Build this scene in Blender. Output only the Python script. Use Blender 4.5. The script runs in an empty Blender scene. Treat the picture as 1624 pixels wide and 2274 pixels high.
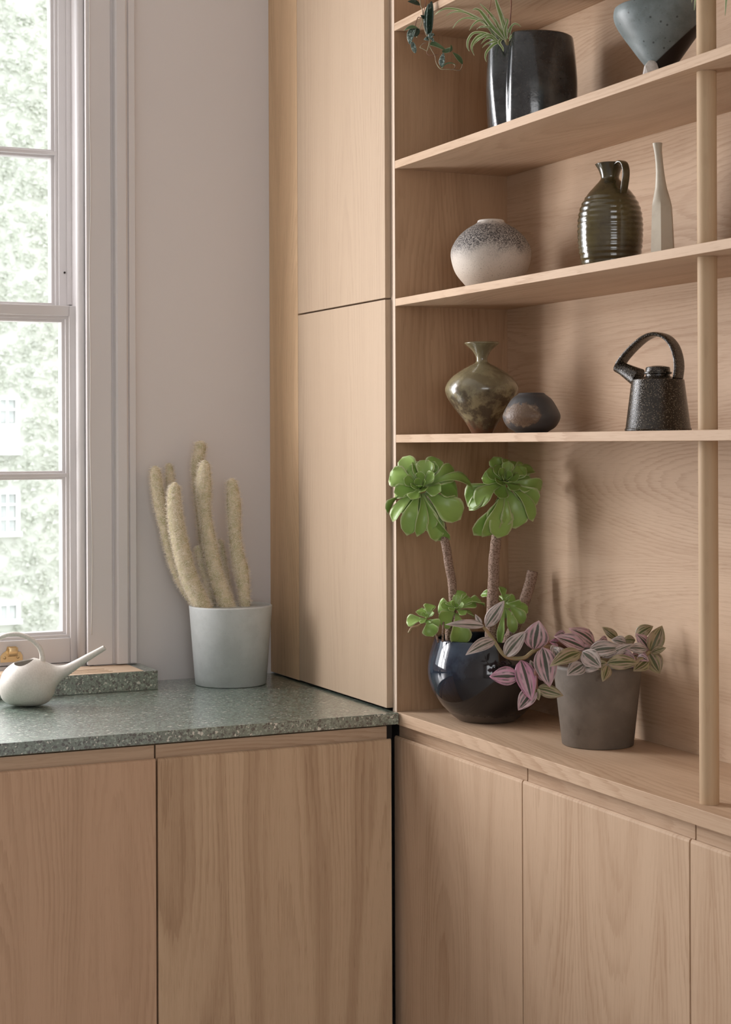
import bpy, bmesh, math, random
from mathutils import Vector, Matrix, noise as mnoise

S = bpy.context.scene
PI = math.pi

# ------------------------------------------------------------------ camera
YAW = math.atan2(1757.0, 3793.0)
ROLL = 0.004
cam = bpy.data.cameras.new('camera')
cam_ob = bpy.data.objects.new('camera', cam)
S.collection.objects.link(cam_ob)
cam.sensor_fit = 'HORIZONTAL'
cam.sensor_width = 36.0
cam.lens = 36.0 * 3793.0 / 1624.0
cam.shift_y = -150.0 / 1624.0
cam.clip_start = 0.05
cam.clip_end = 200
cam_ob.matrix_world = (Matrix.Translation((0, 0, 1.40)) @ Matrix.Rotation(-YAW, 4, 'Z')
                       @ Matrix.Rotation(PI / 2, 4, 'X') @ Matrix.Rotation(-ROLL, 4, 'Z'))
cam.dof.use_dof = True
cam.dof.focus_distance = 3.0
cam.dof.aperture_fstop = 22
S.camera = cam_ob

# ------------------------------------------------------------------ sky and lights
W = bpy.data.worlds.new('overcast_sky')
S.world = W
W.use_nodes = True
wn = W.node_tree.nodes
wn['Background'].inputs[0].default_value = (0.93, 0.96, 1.0, 1)
wn['Background'].inputs[1].default_value = 2.5


def area_light(name, loc, rot, sx, sy, power, col):
    l = bpy.data.lights.new(name, 'AREA')
    l.shape = 'RECTANGLE'
    l.size, l.size_y, l.energy, l.color = sx, sy, power, col
    o = bpy.data.objects.new(name, l)
    o.location, o.rotation_euler = loc, rot
    S.collection.objects.link(o)
    return o


# daylight entering through the sash window
area_light('daylight_sash', (0.18, 3.67, 1.70), (-PI / 2, 0, 0), 0.76, 1.48, 57, (1.0, 0.972, 0.985))
area_light('daylight_rear', (-0.6, -3.2, 1.75), (PI / 2, 0, 0), 2.2, 1.6, 26, (1.0, 0.985, 0.97))

S.view_settings.view_transform = 'Standard'
S.view_settings.look = 'None'
S.view_settings.exposure = 0.12
S.view_settings.gamma = 1.0
S.view_settings.use_curve_mapping = False
try:
    S.cycles.use_denoising = True
    S.cycles.denoiser = 'OPENIMAGEDENOISE'
    S.cycles.denoising_prefilter = 'ACCURATE'
    S.cycles.max_bounces = 8
    S.cycles.diffuse_bounces = 5
    S.cycles.glossy_bounces = 4
    S.cycles.transparent_max_bounces = 8
    S.cycles.caustics_reflective = False
    S.cycles.caustics_refractive = False
    S.cycles.sample_clamp_indirect = 6.0
except Exception:
    pass

rnd = random.Random(7)


# ------------------------------------------------------------------ object helpers
def link(o, parent=None):
    S.collection.objects.link(o)
    if parent:
        o.parent = parent
    return o


def tag(o, label=None, cat=None, group=None, kind=None):
    if label: o['label'] = label
    if cat: o['category'] = cat
    if group: o['group'] = group
    if kind: o['kind'] = kind
    return o


def thing(name, label, cat, loc=(0, 0, 0), rz=0.0, group=None):
    o = bpy.data.objects.new(name, None)
    o.empty_display_size = 0.05
    o.location, o.rotation_euler = loc, (0, 0, rz)
    link(o)
    return tag(o, label, cat, group)


def obj(name, bm, m=None, parent=None, smooth=True, label=None, angle=None):
    me = bpy.data.meshes.new(name)
    bmesh.ops.recalc_face_normals(bm, faces=bm.faces[:])
    bm.to_mesh(me)
    bm.free()
    if m: me.materials.append(m)
    if smooth:
        for p in me.polygons: p.use_smooth = True
        if angle:
            try: me.set_sharp_from_angle(angle=math.radians(angle))
            except Exception: pass
    o = bpy.data.objects.new(name, me)
    link(o, parent)
    if label: o['label'] = label
    return o


def raw(name, verts, faces, m, parent, smooth=True, uvs=None):
    me = bpy.data.meshes.new(name)
    me.from_pydata(verts, [], faces)
    if uvs:
        l = me.uv_layers.new(name='UVMap')
        for lp in me.loops:
            l.data[lp.index].uv = uvs[lp.vertex_index]
    me.materials.append(m)
    if smooth:
        for p in me.polygons: p.use_smooth = True
    me.update()
    o = bpy.data.objects.new(name, me)
    return link(o, parent)


def struct(name, bm, m, parent=None, smooth=False):
    o = obj(name, bm, m, parent, smooth)
    if not parent: o['kind'] = 'structure'
    return o


def box(bm, x0, y0, z0, x1, y1, z1, bev=0.0, seg=2):
    r = bmesh.ops.create_cube(bm, size=1.0)
    vs = r['verts']
    for v in vs:
        v.co = Vector(((x0 + x1) / 2 + v.co.x * (x1 - x0), (y0 + y1) / 2 + v.co.y * (y1 - y0),
                       (z0 + z1) / 2 + v.co.z * (z1 - z0)))
    if bev:
        es = list({e for v in vs for e in v.link_edges})
        bmesh.ops.bevel(bm, geom=es, offset=bev, segments=seg, profile=0.5, affect='EDGES')
    return bm


def B(*a, **k):
    return box(bmesh.new(), *a, **k)


def prism(pts, axis, a0, a1, bm=None):
    """extrude a polygon; axis 'y': pts are (x,z); axis 'x': pts are (y,z); axis 'z': pts are (x,y)"""
    bm = bm or bmesh.new()
    def P(p, a):
        return {'y': (p[0], a, p[1]), 'x': (a, p[0], p[1]), 'z': (p[0], p[1], a)}[axis]
    A = [bm.verts.new(P(p, a0)) for p in pts]
    C = [bm.verts.new(P(p, a1)) for p in pts]
    n = len(pts)
    bm.faces.new(A)
    bm.faces.new(C[::-1])
    for i in range(n):
        bm.faces.new((A[i], A[(i + 1) % n], C[(i + 1) % n], C[i]))
    return bm


def smooth_path(pts, n):
    """Catmull-Rom through points (tuples of any length), n samples per span"""
    P = [tuple(p) for p in pts]
    P = [P[0]] + P + [P[-1]]
    out = []
    for i in range(1, len(P) - 2):
        for k in range(n):
            t = k / n
            q = []
            for a, b, c, d in zip(P[i - 1], P[i], P[i + 1], P[i + 2]):
                q.append(0.5 * (2 * b + (c - a) * t + (2 * a - 5 * b + 4 * c - d) * t * t + (3 * b - a - 3 * c + d) * t ** 3))
            out.append(tuple(q))
    out.append(P[-2])
    return out


def lathe(bm, prof, seg=64, ripple=None, squash=None):
    """prof: (r,z) list; closes ends when r is 0"""
    rings = []
    for r, z in prof:
        if r < 1e-6:
            rings.append([bm.verts.new((0, 0, z))])
        else:
            ring = []
            for k in range(seg):
                a = 2 * PI * k / seg
                rr = r * (ripple(a, z) if ripple else 1)
                ring.append(bm.verts.new((rr * math.cos(a), rr * math.sin(a), z)))
            rings.append(ring)
    for A, C in zip(rings, rings[1:]):
        if len(A) == 1 and len(C) == 1: continue
        for k in range(seg):
            k2 = (k + 1) % seg
            if len(A) == 1: bm.faces.new((A[0], C[k2], C[k]))
            elif len(C) == 1: bm.faces.new((A[k], A[k2], C[0]))
            else: bm.faces.new((A[k], A[k2], C[k2], C[k]))
    return bm


def vessel(prof, wall, depth_z, n=6, base=True):
    """outer profile bottom->top (r,z) turned into a closed wall with an inside down to depth_z"""
    P = smooth_path(prof, n)
    z0, z1 = prof[0][1], prof[-1][1]
    P = [(max(r, 1e-4), min(max(z, z0), max(z1, z0 + .001) if z < z1 + .002 else z)) for r, z in P]
    inner = [(max(r - wall, 0.001), z) for r, z in P if z > depth_z][::-1]
    top = (P[-1][0] - wall / 2, P[-1][1] + wall * 0.35)
    out = [(0, P[0][1])] + P + [top]
    if inner:
        out += [(inner[0][0], inner[0][1])] + inner[1:]
        out += [(0, inner[-1][1])]
    return out


def frames(pts):
    T = []
    for i in range(len(pts)):
        a, b = pts[max(i - 1, 0)], pts[min(i + 1, len(pts) - 1)]
        t = (Vector(b) - Vector(a))
        T.append(t.normalized() if t.length > 1e-9 else Vector((0, 0, 1)))
    return T


def sweep(bm, pts, radii, n=10, flat=None, cap=True, width_dir=None, ripple=None):
    """tube along pts; flat=(a,b) section half sizes along width_dir and across; rounded section"""
    T = frames(pts)
    ref = Vector(width_dir) if width_dir else (Vector((1, 0, 0)) if abs(T[0].x) < .8 else Vector((0, 1, 0)))
    rings = []
    for i, (p, t) in enumerate(zip(pts, T)):
        u = (ref - t * ref.dot(t)).normalized()
        if not width_dir: ref = u
        w = t.cross(u)
        r = radii[i] if isinstance(radii, (list, tuple)) else radii
        ring = []
        for k in range(n):
            a = 2 * PI * k / n
            ca, sa = math.cos(a), math.sin(a)
            if flat:
                e = 0.55
                ca = math.copysign(abs(ca) ** e, ca) * flat[0]
                sa = math.copysign(abs(sa) ** e, sa) * flat[1]
            rr = r * (ripple(i, a) if ripple else 1)
            ring.append(bm.verts.new(Vector(p) + (u * ca + w * sa) * rr))
        rings.append(ring)
    for A, C in zip(rings, rings[1:]):
        for k in range(n):
            bm.faces.new((A[k], A[(k + 1) % n], C[(k + 1) % n], C[k]))
    if cap:
        bm.faces.new(rings[0][::-1])
        bm.faces.new(rings[-1])
    return bm


# ------------------------------------------------------------------ materials
class NT:
    def __init__(self, name):
        self.m = bpy.data.materials.new(name)
        self.m.use_nodes = True
        self.t = self.m.node_tree
        self.bsdf = self.t.nodes['Principled BSDF']

    def n(self, typ, **kw):
        nd = self.t.nodes.new(typ)
        for k, v in kw.items():
            setattr(nd, k, v)
        return nd

    def put(self, sock, v):
        if v is None: return
        if isinstance(v, bpy.types.NodeSocket): self.t.links.new(v, sock)
        elif isinstance(v, tuple) and len(v) == 3 and sock.type == 'RGBA': sock.default_value = (*v, 1)
        else: sock.default_value = v

    def math(self, op, a, b=None, c=None, clamp=False):
        nd = self.n('ShaderNodeMath', operation=op, use_clamp=clamp)
        self.put(nd.inputs[0], a)
        if b is not None: self.put(nd.inputs[1], b)
        if c is not None: self.put(nd.inputs[2], c)
        return nd.outputs[0]

    def vmath(self, op, a, b=None):
        nd = self.n('ShaderNodeVectorMath', operation=op)
        self.put(nd.inputs[0], a)
        if b is not None: self.put(nd.inputs[1], b)
        return nd.outputs[0]

    def mix(self, f, a, b, blend='MIX'):
        nd = self.n('ShaderNodeMix', data_type='RGBA', blend_type=blend)
        self.put(nd.inputs[0], f)
        self.put(nd.inputs[6], a)
        self.put(nd.inputs[7], b)
        return nd.outputs[2]

    def noise(self, vec, scale, detail=2.0, rough=0.5, dist=0.0):
        nd = self.n('ShaderNodeTexNoise')
        self.put(nd.inputs['Vector'], vec)
        nd.inputs['Scale'].default_value = scale
        nd.inputs['Detail'].default_value = detail
        nd.inputs['Roughness'].default_value = rough
        nd.inputs['Distortion'].default_value = dist
        return nd.outputs[0]

    def voro(self, vec, scale, feature='F1', rnd_=1.0):
        nd = self.n('ShaderNodeTexVoronoi', feature=feature)
        self.put(nd.inputs['Vector'], vec)
        nd.inputs['Scale'].default_value = scale
        nd.inputs['Randomness'].default_value = rnd_
        return nd

    def ramp(self, f, stops, interp='LINEAR'):
        nd = self.n('ShaderNodeValToRGB')
        nd.color_ramp.interpolation = interp
        el = nd.color_ramp.elements
        while len(el) > 1: el.remove(el[-1])
        for i, (p, c) in enumerate(stops):
            e = el[0] if i == 0 else el.new(p)
            e.position = p
            e.color = (c, c, c, 1) if not isinstance(c, tuple) else (*c, 1)
        self.put(nd.inputs[0], f)
        return nd.outputs[0]

    def range(self, f, a, b, c=0.0, d=1.0):
        nd = self.n('ShaderNodeMapRange', interpolation_type='SMOOTHSTEP')
        self.put(nd.inputs[0], f)
        for i, v in enumerate((a, b, c, d)): nd.inputs[i + 1].default_value = v
        return nd.outputs[0]

    def objco(self):
        return self.n('ShaderNodeTexCoord').outputs['Object']

    def gen(self):
        return self.n('ShaderNodeTexCoord').outputs['Generated']

    def uv(self):
        return self.n('ShaderNodeTexCoord').outputs['UV']

    def xyz(self, v):
        nd = self.n('ShaderNodeSeparateXYZ')
        self.put(nd.inputs[0], v)
        return nd.outputs

    def comb(self, x, y, z):
        nd = self.n('ShaderNodeCombineXYZ')
        for i, v in enumerate((x, y, z)): self.put(nd.inputs[i], v)
        return nd.outputs[0]

    def bump(self, h, strength, dist=0.001):
        nd = self.n('ShaderNodeBump')
        nd.inputs['Strength'].default_value = strength
        nd.inputs['Distance'].default_value = dist
        self.put(nd.inputs['Height'], h)
        self.put(self.bsdf.inputs['Normal'], nd.outputs[0])

    def out(self, col=None, rough=None, spec=None, **kw):
        self.put(self.bsdf.inputs['Base Color'], col)
        self.put(self.bsdf.inputs['Roughness'], rough)
        if spec is not None: self.bsdf.inputs['Specular IOR Level'].default_value = spec
        for k, v in kw.items(): self.put(self.bsdf.inputs[k.replace('_', ' ')], v)
        return self.m


def oak(name, axis, light=(0.57, 0.41, 0.282), dark=(0.35, 0.215, 0.125), contrast=0.8, freq=150.0, rough=0.5, flame=0.13, broad=.5):
    t = NT(name)
    co = t.objco()
    rndv = t.n('ShaderNodeObjectInfo').outputs['Random']
    off = t.math('MULTIPLY', rndv, 37.0)
    p = t.xyz(co)
    g = {'x': p[0], 'y': p[1], 'z': p[2]}[axis]
    o2 = {'x': (p[1], p[2]), 'y': (p[0], p[2]), 'z': (p[0], p[1])}[axis]
    c = t.math('ADD', o2[0], o2[1])
    g = t.math('ADD', g, off)
    c2 = t.math('ADD', c, t.math('MULTIPLY', t.math('SINE', t.math('MULTIPLY', rndv, 80.0)), 0.12))
    # slow wander of the growth rings along the board
    n1 = t.noise(t.comb(t.math('MULTIPLY', c2, 1.2), t.math('MULTIPLY', g, .55), off), 1.6, 1.0, 0.4)
    n2 = t.noise(t.comb(t.math('MULTIPLY', c2, 7.0), t.math('MULTIPLY', g, .9), off), 2.0, 2.0, 0.5)
    u = t.math('ADD', c2, t.math('MULTIPLY', t.math('SUBTRACT', n2, 0.5), 0.045))
    cell = t.math('SUBTRACT', t.math('PINGPONG', t.math('ADD', u, 5.0), 0.115), 0.0)
    d = t.math('ADD', 0.10, t.math('MULTIPLY', t.math('SUBTRACT', n1, 0.5), flame * 1.3))
    r = t.math('SQRT', t.math('ADD', t.math('MULTIPLY', cell, cell), t.math('MULTIPLY', d, d)))
    jag = t.noise(t.comb(t.math('MULTIPLY', c2, 240.0), t.math('MULTIPLY', g, 9.0), off), 1.0, 2.0, 0.6)
    ring = t.math('FRACT', t.math('ADD', t.math('MULTIPLY', r, freq), t.math('MULTIPLY', jag, .9)))
    late = t.math('MULTIPLY', t.range(ring, 0.35, 0.92), t.range(ring, 1.0, 0.94))
    late = t.math('MULTIPLY', late, t.range(t.noise(t.comb(t.math('MULTIPLY', c2, 5.0), t.math('MULTIPLY', g, 1.0), off), 2.0, 2.0), .35, .65, .15, 1.0))
    bring = t.math('SINE', t.math('MULTIPLY', t.math('ADD', r, t.math('MULTIPLY', n1, .06)), 150.0))
    bring = t.math('MULTIPLY', t.range(bring, -.3, 1.0), broad * .42)
    # fibres and pores
    fib = t.noise(t.comb(t.math('MULTIPLY', c2, 420.0), t.math('MULTIPLY', g, 7.0), off), 1.0, 3.0, 0.6)
    pore = t.noise(t.comb(t.math('MULTIPLY', c2, 900.0), t.math('MULTIPLY', g, 28.0), off), 1.0, 1.0, 0.5)
    pore = t.range(pore, 0.60, 0.70)
    band = t.noise(t.comb(t.math('MULTIPLY', c2, 22.0), t.math('MULTIPLY', g, 0.8), off), 1.0, 2.0, 0.5)
    f = t.math('ADD', t.math('ADD', t.math('MULTIPLY', late, 0.42 * contrast), t.math('MULTIPLY', bring, contrast)),
               t.math('ADD', t.math('MULTIPLY', t.math('SUBTRACT', fib, 0.5), 0.7 * contrast),
                      t.math('MULTIPLY', t.math('SUBTRACT', band, 0.45), 0.8 * contrast)))
    f = t.math('ADD', f, t.math('MULTIPLY', pore, 0.30 * contrast), clamp=True)
    col = t.mix(f, light, dark)
    h = t.math('SUBTRACT', 1.0, t.math('ADD', t.math('MULTIPLY', pore, 0.7), t.math('MULTIPLY', fib, 0.4)))
    t.bump(h, 0.12, 0.0006)
    return t.out(col, rough + .08, 0.22)


def terrazzo(name):
    t = NT(name)
    co = t.objco()
    w = t.n('ShaderNodeTexNoise')
    t.put(w.inputs['Vector'], co)
    w.inputs['Scale'].default_value = 260
    dco = t.vmath('ADD', co, t.vmath('SCALE', t.vmath('SUBTRACT', w.outputs['Color'], (0.5, 0.5, 0.5)), None))
    dco.node.inputs[1].links[0].from_node.inputs['Scale'].default_value = 0.004
    v1 = t.voro(dco, 190)
    v2 = t.voro(dco, 420)
    e1 = t.voro(dco, 190, 'DISTANCE_TO_EDGE')
    pick = t.xyz(v1.outputs['Color'])[0]
    pick2 = t.xyz(v2.outputs['Color'])[1]
    base = t.ramp(pick2, [(0, (0.085, 0.135, 0.105)), (.40, (0.125, 0.185, 0.145)), (.72, (0.185, 0.25, 0.205)), (.86, (0.015, 0.022, 0.017)), (.95, (0.55, 0.57, 0.50))], 'CONSTANT')
    chip = t.ramp(pick, [(0, (0.010, 0.016, 0.012)), (.36, (0.10, 0.16, 0.12)), (.66, (0.22, 0.30, 0.245)), (.88, (0.60, 0.61, 0.54)), (.94, (0.05, 0.08, 0.06))], 'CONSTANT')
    chipmask = t.math('MULTIPLY', t.range(e1.outputs['Distance'], 0.06, 0.10), t.math('LESS_THAN', t.xyz(v1.outputs['Color'])[1], 0.72))
    col = t.mix(chipmask, base, chip)
    return t.out(col, t.math('ADD', 0.15, t.math('MULTIPLY', t.noise(co, 90), 0.12)), 0.8, Coat_Weight=1.0, Coat_Roughness=.34, Coat_IOR=2.2)


def paint(name, col, rough=0.6, bump=0.03):
    t = NT(name)
    co = t.objco()
    c2 = tuple(x * 0.94 for x in col)
    t.bump(t.noise(co, 140, 3), bump, 0.002)
    return t.out(t.mix(t.noise(co, 2.5, 3), col, c2), rough, 0.4)


def glaze(name, c1, c2, scale, rough=0.15, lo=.4, hi=.6, spots=None, coat=0.0, bump=0.0, bscale=200, metallic=0.0):
    t = NT(name)
    co = t.objco()
    f = t.range(t.noise(co, scale, 5, 0.62), lo, hi)
    col = t.mix(f, c1, c2)
    if spots:
        sc, size, scol, lo2 = spots
        v = t.voro(co, sc)
        m = t.math('MULTIPLY', t.range(v.outputs['Distance'], size, size * 0.6), t.math('GREATER_THAN', t.xyz(v.outputs['Color'])[0], lo2))
        col = t.mix(m, col, scol)
    if bump: t.bump(t.noise(co, bscale, 3), bump, 0.002)
    t.out(col, t.math('ADD', rough, t.math('MULTIPLY', f, 0.08)), 0.5)
    t.put(t.bsdf.inputs['Coat Weight'], coat)
    t.put(t.bsdf.inputs['Coat Roughness'], 0.08)
    t.put(t.bsdf.inputs['Metallic'], metallic)
    return t.m


def leafmat(name, fn, rough=0.4, trans=0.25):
    t = NT(name)
    u = t.uv()
    p = t.xyz(u)
    col = fn(t, p[0], p[1])
    t.out(col, rough, 0.45)
    if trans:
        tr = t.n('ShaderNodeBsdfTranslucent')
        t.put(tr.inputs['Color'], col)
        mx = t.n('ShaderNodeMixShader')
        mx.inputs[0].default_value = trans
        t.t.links.new(t.bsdf.outputs[0], mx.inputs[1])
        t.t.links.new(tr.outputs[0], mx.inputs[2])
        t.t.links.new(mx.outputs[0], t.t.nodes['Material Output'].inputs['Surface'])
    return t.m


M = {}
M['oak_z'] = oak('oak_vertical_grain', 'z')
M['oak_y'] = oak('oak_grain_along_shelf', 'y')
M['oak_x'] = oak('oak_grain_across', 'x')
M['oak_back'] = oak('oak_back_panel', 'y', freq=210, contrast=0.85, flame=0.16, broad=.3)
M['oak_side'] = oak('oak_side_panel', 'z', light=(0.47, 0.305, 0.185), dark=(0.28, 0.16, 0.085), contrast=.7, broad=.6)
M['oak_flame'] = oak('oak_flamed_door', 'z', light=(0.60, 0.425, 0.275), contrast=.8, broad=1.1)
M['oak_red'] = oak('oak_reddish_door', 'z', light=(0.57, 0.375, 0.245), contrast=.65, broad=.3)
M['oak_pale'] = oak('oak_pale_tall_doors', 'z', contrast=0.55, light=(0.50, 0.375, 0.265), dark=(0.35, 0.245, 0.165), freq=170, flame=0.05, broad=.2)
M['oak_dowel'] = oak('oak_dowel', 'z', contrast=0.4, light=(0.52, 0.375, 0.235), freq=60)
M['terrazzo'] = terrazzo('green_terrazzo')
M['wall'] = paint('wall_paint', (0.70, 0.655, 0.635), 0.75)
M['trim'] = paint('woodwork_paint', (0.70, 0.665, 0.655), 0.38, 0.02)
M['ceiling'] = paint('ceiling_paint', (0.80, 0.79, 0.77), 0.8)
M['floor'] = paint('pale_concrete_floor', (0.62, 0.60, 0.58), .5)
M['dark'] = paint('dark_gap', (0.03, 0.022, 0.017), 0.8)


def glass_mat():
    t = NT('window_glass')
    tr = t.n('ShaderNodeBsdfTransparent')
    gl = t.n('ShaderNodeBsdfGlossy')
    gl.inputs['Roughness'].default_value = 0.02
    lw = t.n('ShaderNodeLayerWeight')
    lw.inputs['Blend'].default_value = .5
    fac = t.math('ADD', .025, t.math('MULTIPLY', t.math('POWER', lw.outputs['Facing'], 5.0), .8))
    mx = t.n('ShaderNodeMixShader')
    t.t.links.new(fac, mx.inputs[0])
    t.t.links.new(tr.outputs[0], mx.inputs[1])
    t.t.links.new(gl.outputs[0], mx.inputs[2])
    t.t.links.new(mx.outputs[0], t.t.nodes['Material Output'].inputs['Surface'])
    return t.m


M['glass'] = glass_mat()

# ------------------------------------------------------------------ room shell
WY = 3.485            # room face of the window wall
XF = 1.395            # front plane of the shelving
XB = 1.636            # back panel face
XW = 1.66             # right wall face
OX0, OX1, OZ0, OZ1 = -0.26, 0.985, 0.925, 2.72    # sash window opening

bm = bmesh.new()
box(bm, -2.4, WY, 0, OX0, WY + .14, 3.0)
box(bm, OX1, WY, 0, XW + .15, WY + .14, 3.0)
box(bm, OX0, WY, 0, OX1, WY + .14, OZ0)
box(bm, OX0, WY, OZ1, OX1, WY + .14, 3.0)
struct('wall_back', bm, M['wall'])
struct('wall_right', B(XW, -3.0, 0, XW + .15, WY, 3.0), M['wall'])
struct('wall_left', B(-2.55, -3.0, 0, -2.4, WY + .3, 3.0), M['wall'])
bm = bmesh.new()
box(bm, -2.4, -3.3, 0, -1.8, -3.0, 3.0)
box(bm, 0.6, -3.3, 0, XW + .15, -3.0, 3.0)
box(bm, -1.8, -3.3, 0, 0.6, -3.0, 0.9)
box(bm, -1.8, -3.3, 2.6, 0.6, -3.0, 3.0)
struct('wall_front', bm, M['wall'])
struct('floor', B(-2.55, -3.3, -0.1, XW + .15, WY + .3, 0), M['floor'])
struct('ceiling', B(-2.55, -3.3, 3.0, XW + .15, WY + .3, 3.1), M['ceiling'])


def sash(parent, x0, x1, z0, z1, y0, th, stile, rail_b, rail_t, bars_z, bar_x):
    """one sash: frame with moulding, glazing bars and panes"""
    def part(n, *a, **k): return obj(n, B(*a, **k), M['trim'], parent, smooth=False)
    part('stile', x0, y0, z0, x0 + stile, y0 + th, z1, bev=.002)
    part('stile', x1 - stile, y0, z0, x1, y0 + th, z1, bev=.002)
    part('rail', x0 + stile, y0, z0, x1 - stile, y0 + th, z0 + rail_b, bev=.002)
    part('rail', x0 + stile, y0, z1 - rail_t, x1 - stile, y0 + th, z1, bev=.002)
    gx0, gx1, gz0, gz1 = x0 + stile, x1 - stile, z0 + rail_b, z1 - rail_t
    # stepped moulding round the opening
    m = bmesh.new()
    for k, (w, d) in enumerate(((.006, .006), (.012, .016))):
        box(m, gx0, y0 + d, gz0, gx0 + w, y0 + th, gz1)
        box(m, gx1 - w, y0 + d, gz0, gx1, y0 + th, gz1)
        box(m, gx0 + .0004, y0 + d + .0004, gz0, gx1 - .0004, y0 + th - .0004, gz0 + w)
        box(m, gx0 + .0004, y0 + d + .0004, gz1 - w, gx1 - .0004, y0 + th - .0004, gz1)
    obj('moulding', m, M['trim'], parent, smooth=False)
    zs = [gz0 + .01] + [z for z in bars_z] + [gz1 - .01]
    xs = [gx0 + .01, bar_x, gx1 - .01]
    for z in bars_z:
        b = bmesh.new()
        box(b, gx0 + .0006, y0 + .0052, z - .004, gx1 - .0006, y0 + th, z + .004, bev=.0015)
        box(b, gx0 + .0006, y0 + .0174, z - .009, gx1 - .0006, y0 + th - .004, z + .009, bev=.0015)
        obj('glazing_bar', b, M['trim'], parent, smooth=False)
    b = bmesh.new()
    box(b, bar_x - .004, y0 + .0048, gz0 + .0006, bar_x + .004, y0 + th - .0006, gz1 - .0006, bev=.0015)
    box(b, bar_x - .009, y0 + .018, gz0, bar_x + .009, y0 + th - .004, gz1, bev=.0015)
    obj('glazing_bar', b, M['trim'], parent, smooth=False)
    for i in range(len(zs) - 1):
        for j in range(2):
            obj('pane', B(xs[j], y0 + th * .55, zs[i], xs[j + 1], y0 + th * .55 + .003, zs[i + 1]), M['glass'], parent, smooth=False)


win = bpy.data.objects.new('window_1', None)
link(win)
win['kind'] = 'structure'
win['label'] = 'painted sliding sash window left of the cactus'
LS0, LS1 = 3.515, 3.562
lower = obj('lower_sash', B(OX0 + .02, LS1 - .004, OZ0 + .0, OX0 + .022, LS1 - .002, OZ0 + .02), M['trim'], win, False)
sash(lower, OX0 + .02, 0.962, 0.945, 1.694, LS0, .045, .0185, .052, .022, [1.338], 0.35)
upper = obj('upper_sash', B(OX0 + .02, 3.60, OZ1 - .05, OX0 + .022, 3.602, OZ1 - .03), M['trim'], win, False)
sash(upper, OX0 + .02, 0.958, 1.668, OZ1 - .02, 3.566, .045, .0225, .024, .05, [2.022, 2.37], 0.35)
# box frame, beads, sill inside the opening
bm = bmesh.new()
box(bm, 0.963, LS0 - .006, OZ0, OX1, WY + .135, OZ1)
box(bm, OX0, LS0 - .006, OZ0, OX0 + .018, WY + .135, OZ1)
box(bm, OX0, LS0, OZ1 - .018, OX1, WY + .135, OZ1)
obj('box_frame', bm, M['trim'], win, False)
bm = bmesh.new()
box(bm, 0.952, 3.563, 1.70, 0.965, 3.566, OZ1 - .02)
obj('parting_bead', bm, M['trim'], win, False)
bm = bmesh.new()
sweep(bm, [(0.9645, 3.500, OZ0 + .012), (0.9645, 3.500, OZ1)], .0105, n=20)
obj('staff_bead', bm, M['trim'], win)
bm = bmesh.new()
sweep(bm, [(OX0, 3.502, 0.934), (0.962, 3.502, 0.934)], .0115, n=20)
obj('staff_bead', bm, M['trim'], win)
obj('sill', B(OX0, LS0 - .004, OZ0 - .01, OX1, WY + .19, 0.944), M['trim'], win, False)
# rusty nail-head screw on the upper sash stile
bm = bmesh.new()
sweep(bm, [(0.9475, 3.5635, 1.768), (0.9475, 3.5668, 1.768)], .0022, n=12)
obj('screw', bm, M['dark'], win)
# sash cord hanging in front of the lining
bm = bmesh.new()
cp = [(0.977 + .0012 * math.sin(z * 7) + .001 * math.sin(z * 17), 3.4724, z) for z in [OZ0 + .08 + i * .03 for i in range(58)]]
sweep(bm, cp, .0011, n=6)
M['cord'] = paint('cord_cotton', (.78, .74, .70), .8)
obj('sash_cord', bm, M['cord'], win)

# brass sash lift on the bottom rail
t = NT('brass')
M['brass'] = t.out(t.mix(t.noise(t.objco(), 60), (0.80, 0.62, 0.36), (0.66, 0.48, 0.25)), .32, .5, Metallic=0.75)
s = .00093
lift = thing('sash_lift', 'small brass sash lift screwed to the bottom rail of the window', 'handle', (0.8195, LS0, 0.953), 0)
out = [(-.024, 0), (.022, 0), (.022, .012), (.0175, .020), (.0115, .0215), (.009, .032), (-.010, .032), (-.012, .0235), (-.019, .019), (-.024, .013)]
bm = prism(out, 'y', -.0025, 0)
obj('back_plate', bm, M['brass'], lift, False)
bm = bmesh.new()
for k in range(9):
    a = PI * k / 8
hp = smooth_path([(0, -.002, .013), (0, -.010, .015), (0, -.015, .022), (0, -.014, .031)], 5)
sweep(bm, hp, [.0095] * len(hp), n=14, flat=(1.0, .22), width_dir=(1, 0, 0))
obj('finger_hook', bm, M['brass'], lift)
for x in (-.0155, .012):
    bm = bmesh.new()
    sweep(bm, [(x, -.0024, .0095), (x, -.0038, .0095)], .003, n=14)
    obj('screw', bm, M['brass'], lift)

# architrave (layered mouldings either side of the opening)
def architrave(sgn, xe, name):
    prof = [(0, 0), (0, -.011), (.052, -.011), (.054, -.006), (.058, -.006), (.0605, -.017), (.064, -.020), (.083, -.020),
            (.0865, -.017), (.088, -.011), (.0895, -.011), (.091, -.0145), (.104, -.0145), (.106, -.010), (.106, 0)]
    pts = [(xe + sgn * a, WY + b) for a, b in prof]
    return struct(name, prism(pts, 'z', 0.9420, OZ1 - .0006), M['trim'])
architrave(1, 0.970, 'trim_1')
architrave(-1, OX0 + .01, 'trim_2')
struct('trim_3', B(OX0 - .097, WY - .021, OZ1, 1.078, WY, OZ1 + .11, bev=.004), M['trim'])

# rear window (behind the photographer) - plain frame with panes
w3 = bpy.data.objects.new('window_2', None); link(w3); w3['kind'] = 'structure'
bm = bmesh.new()
for x in (-1.8, -1.02, -.22, .56): box(bm, x, -3.2, .9, x + .04, -3.14, 2.6)
for z in (.9, 1.72, 2.56): box(bm, -1.8, -3.2, z, .6, -3.14, z + .04)
obj('window_frame', bm, M['trim'], w3, False)

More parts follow.
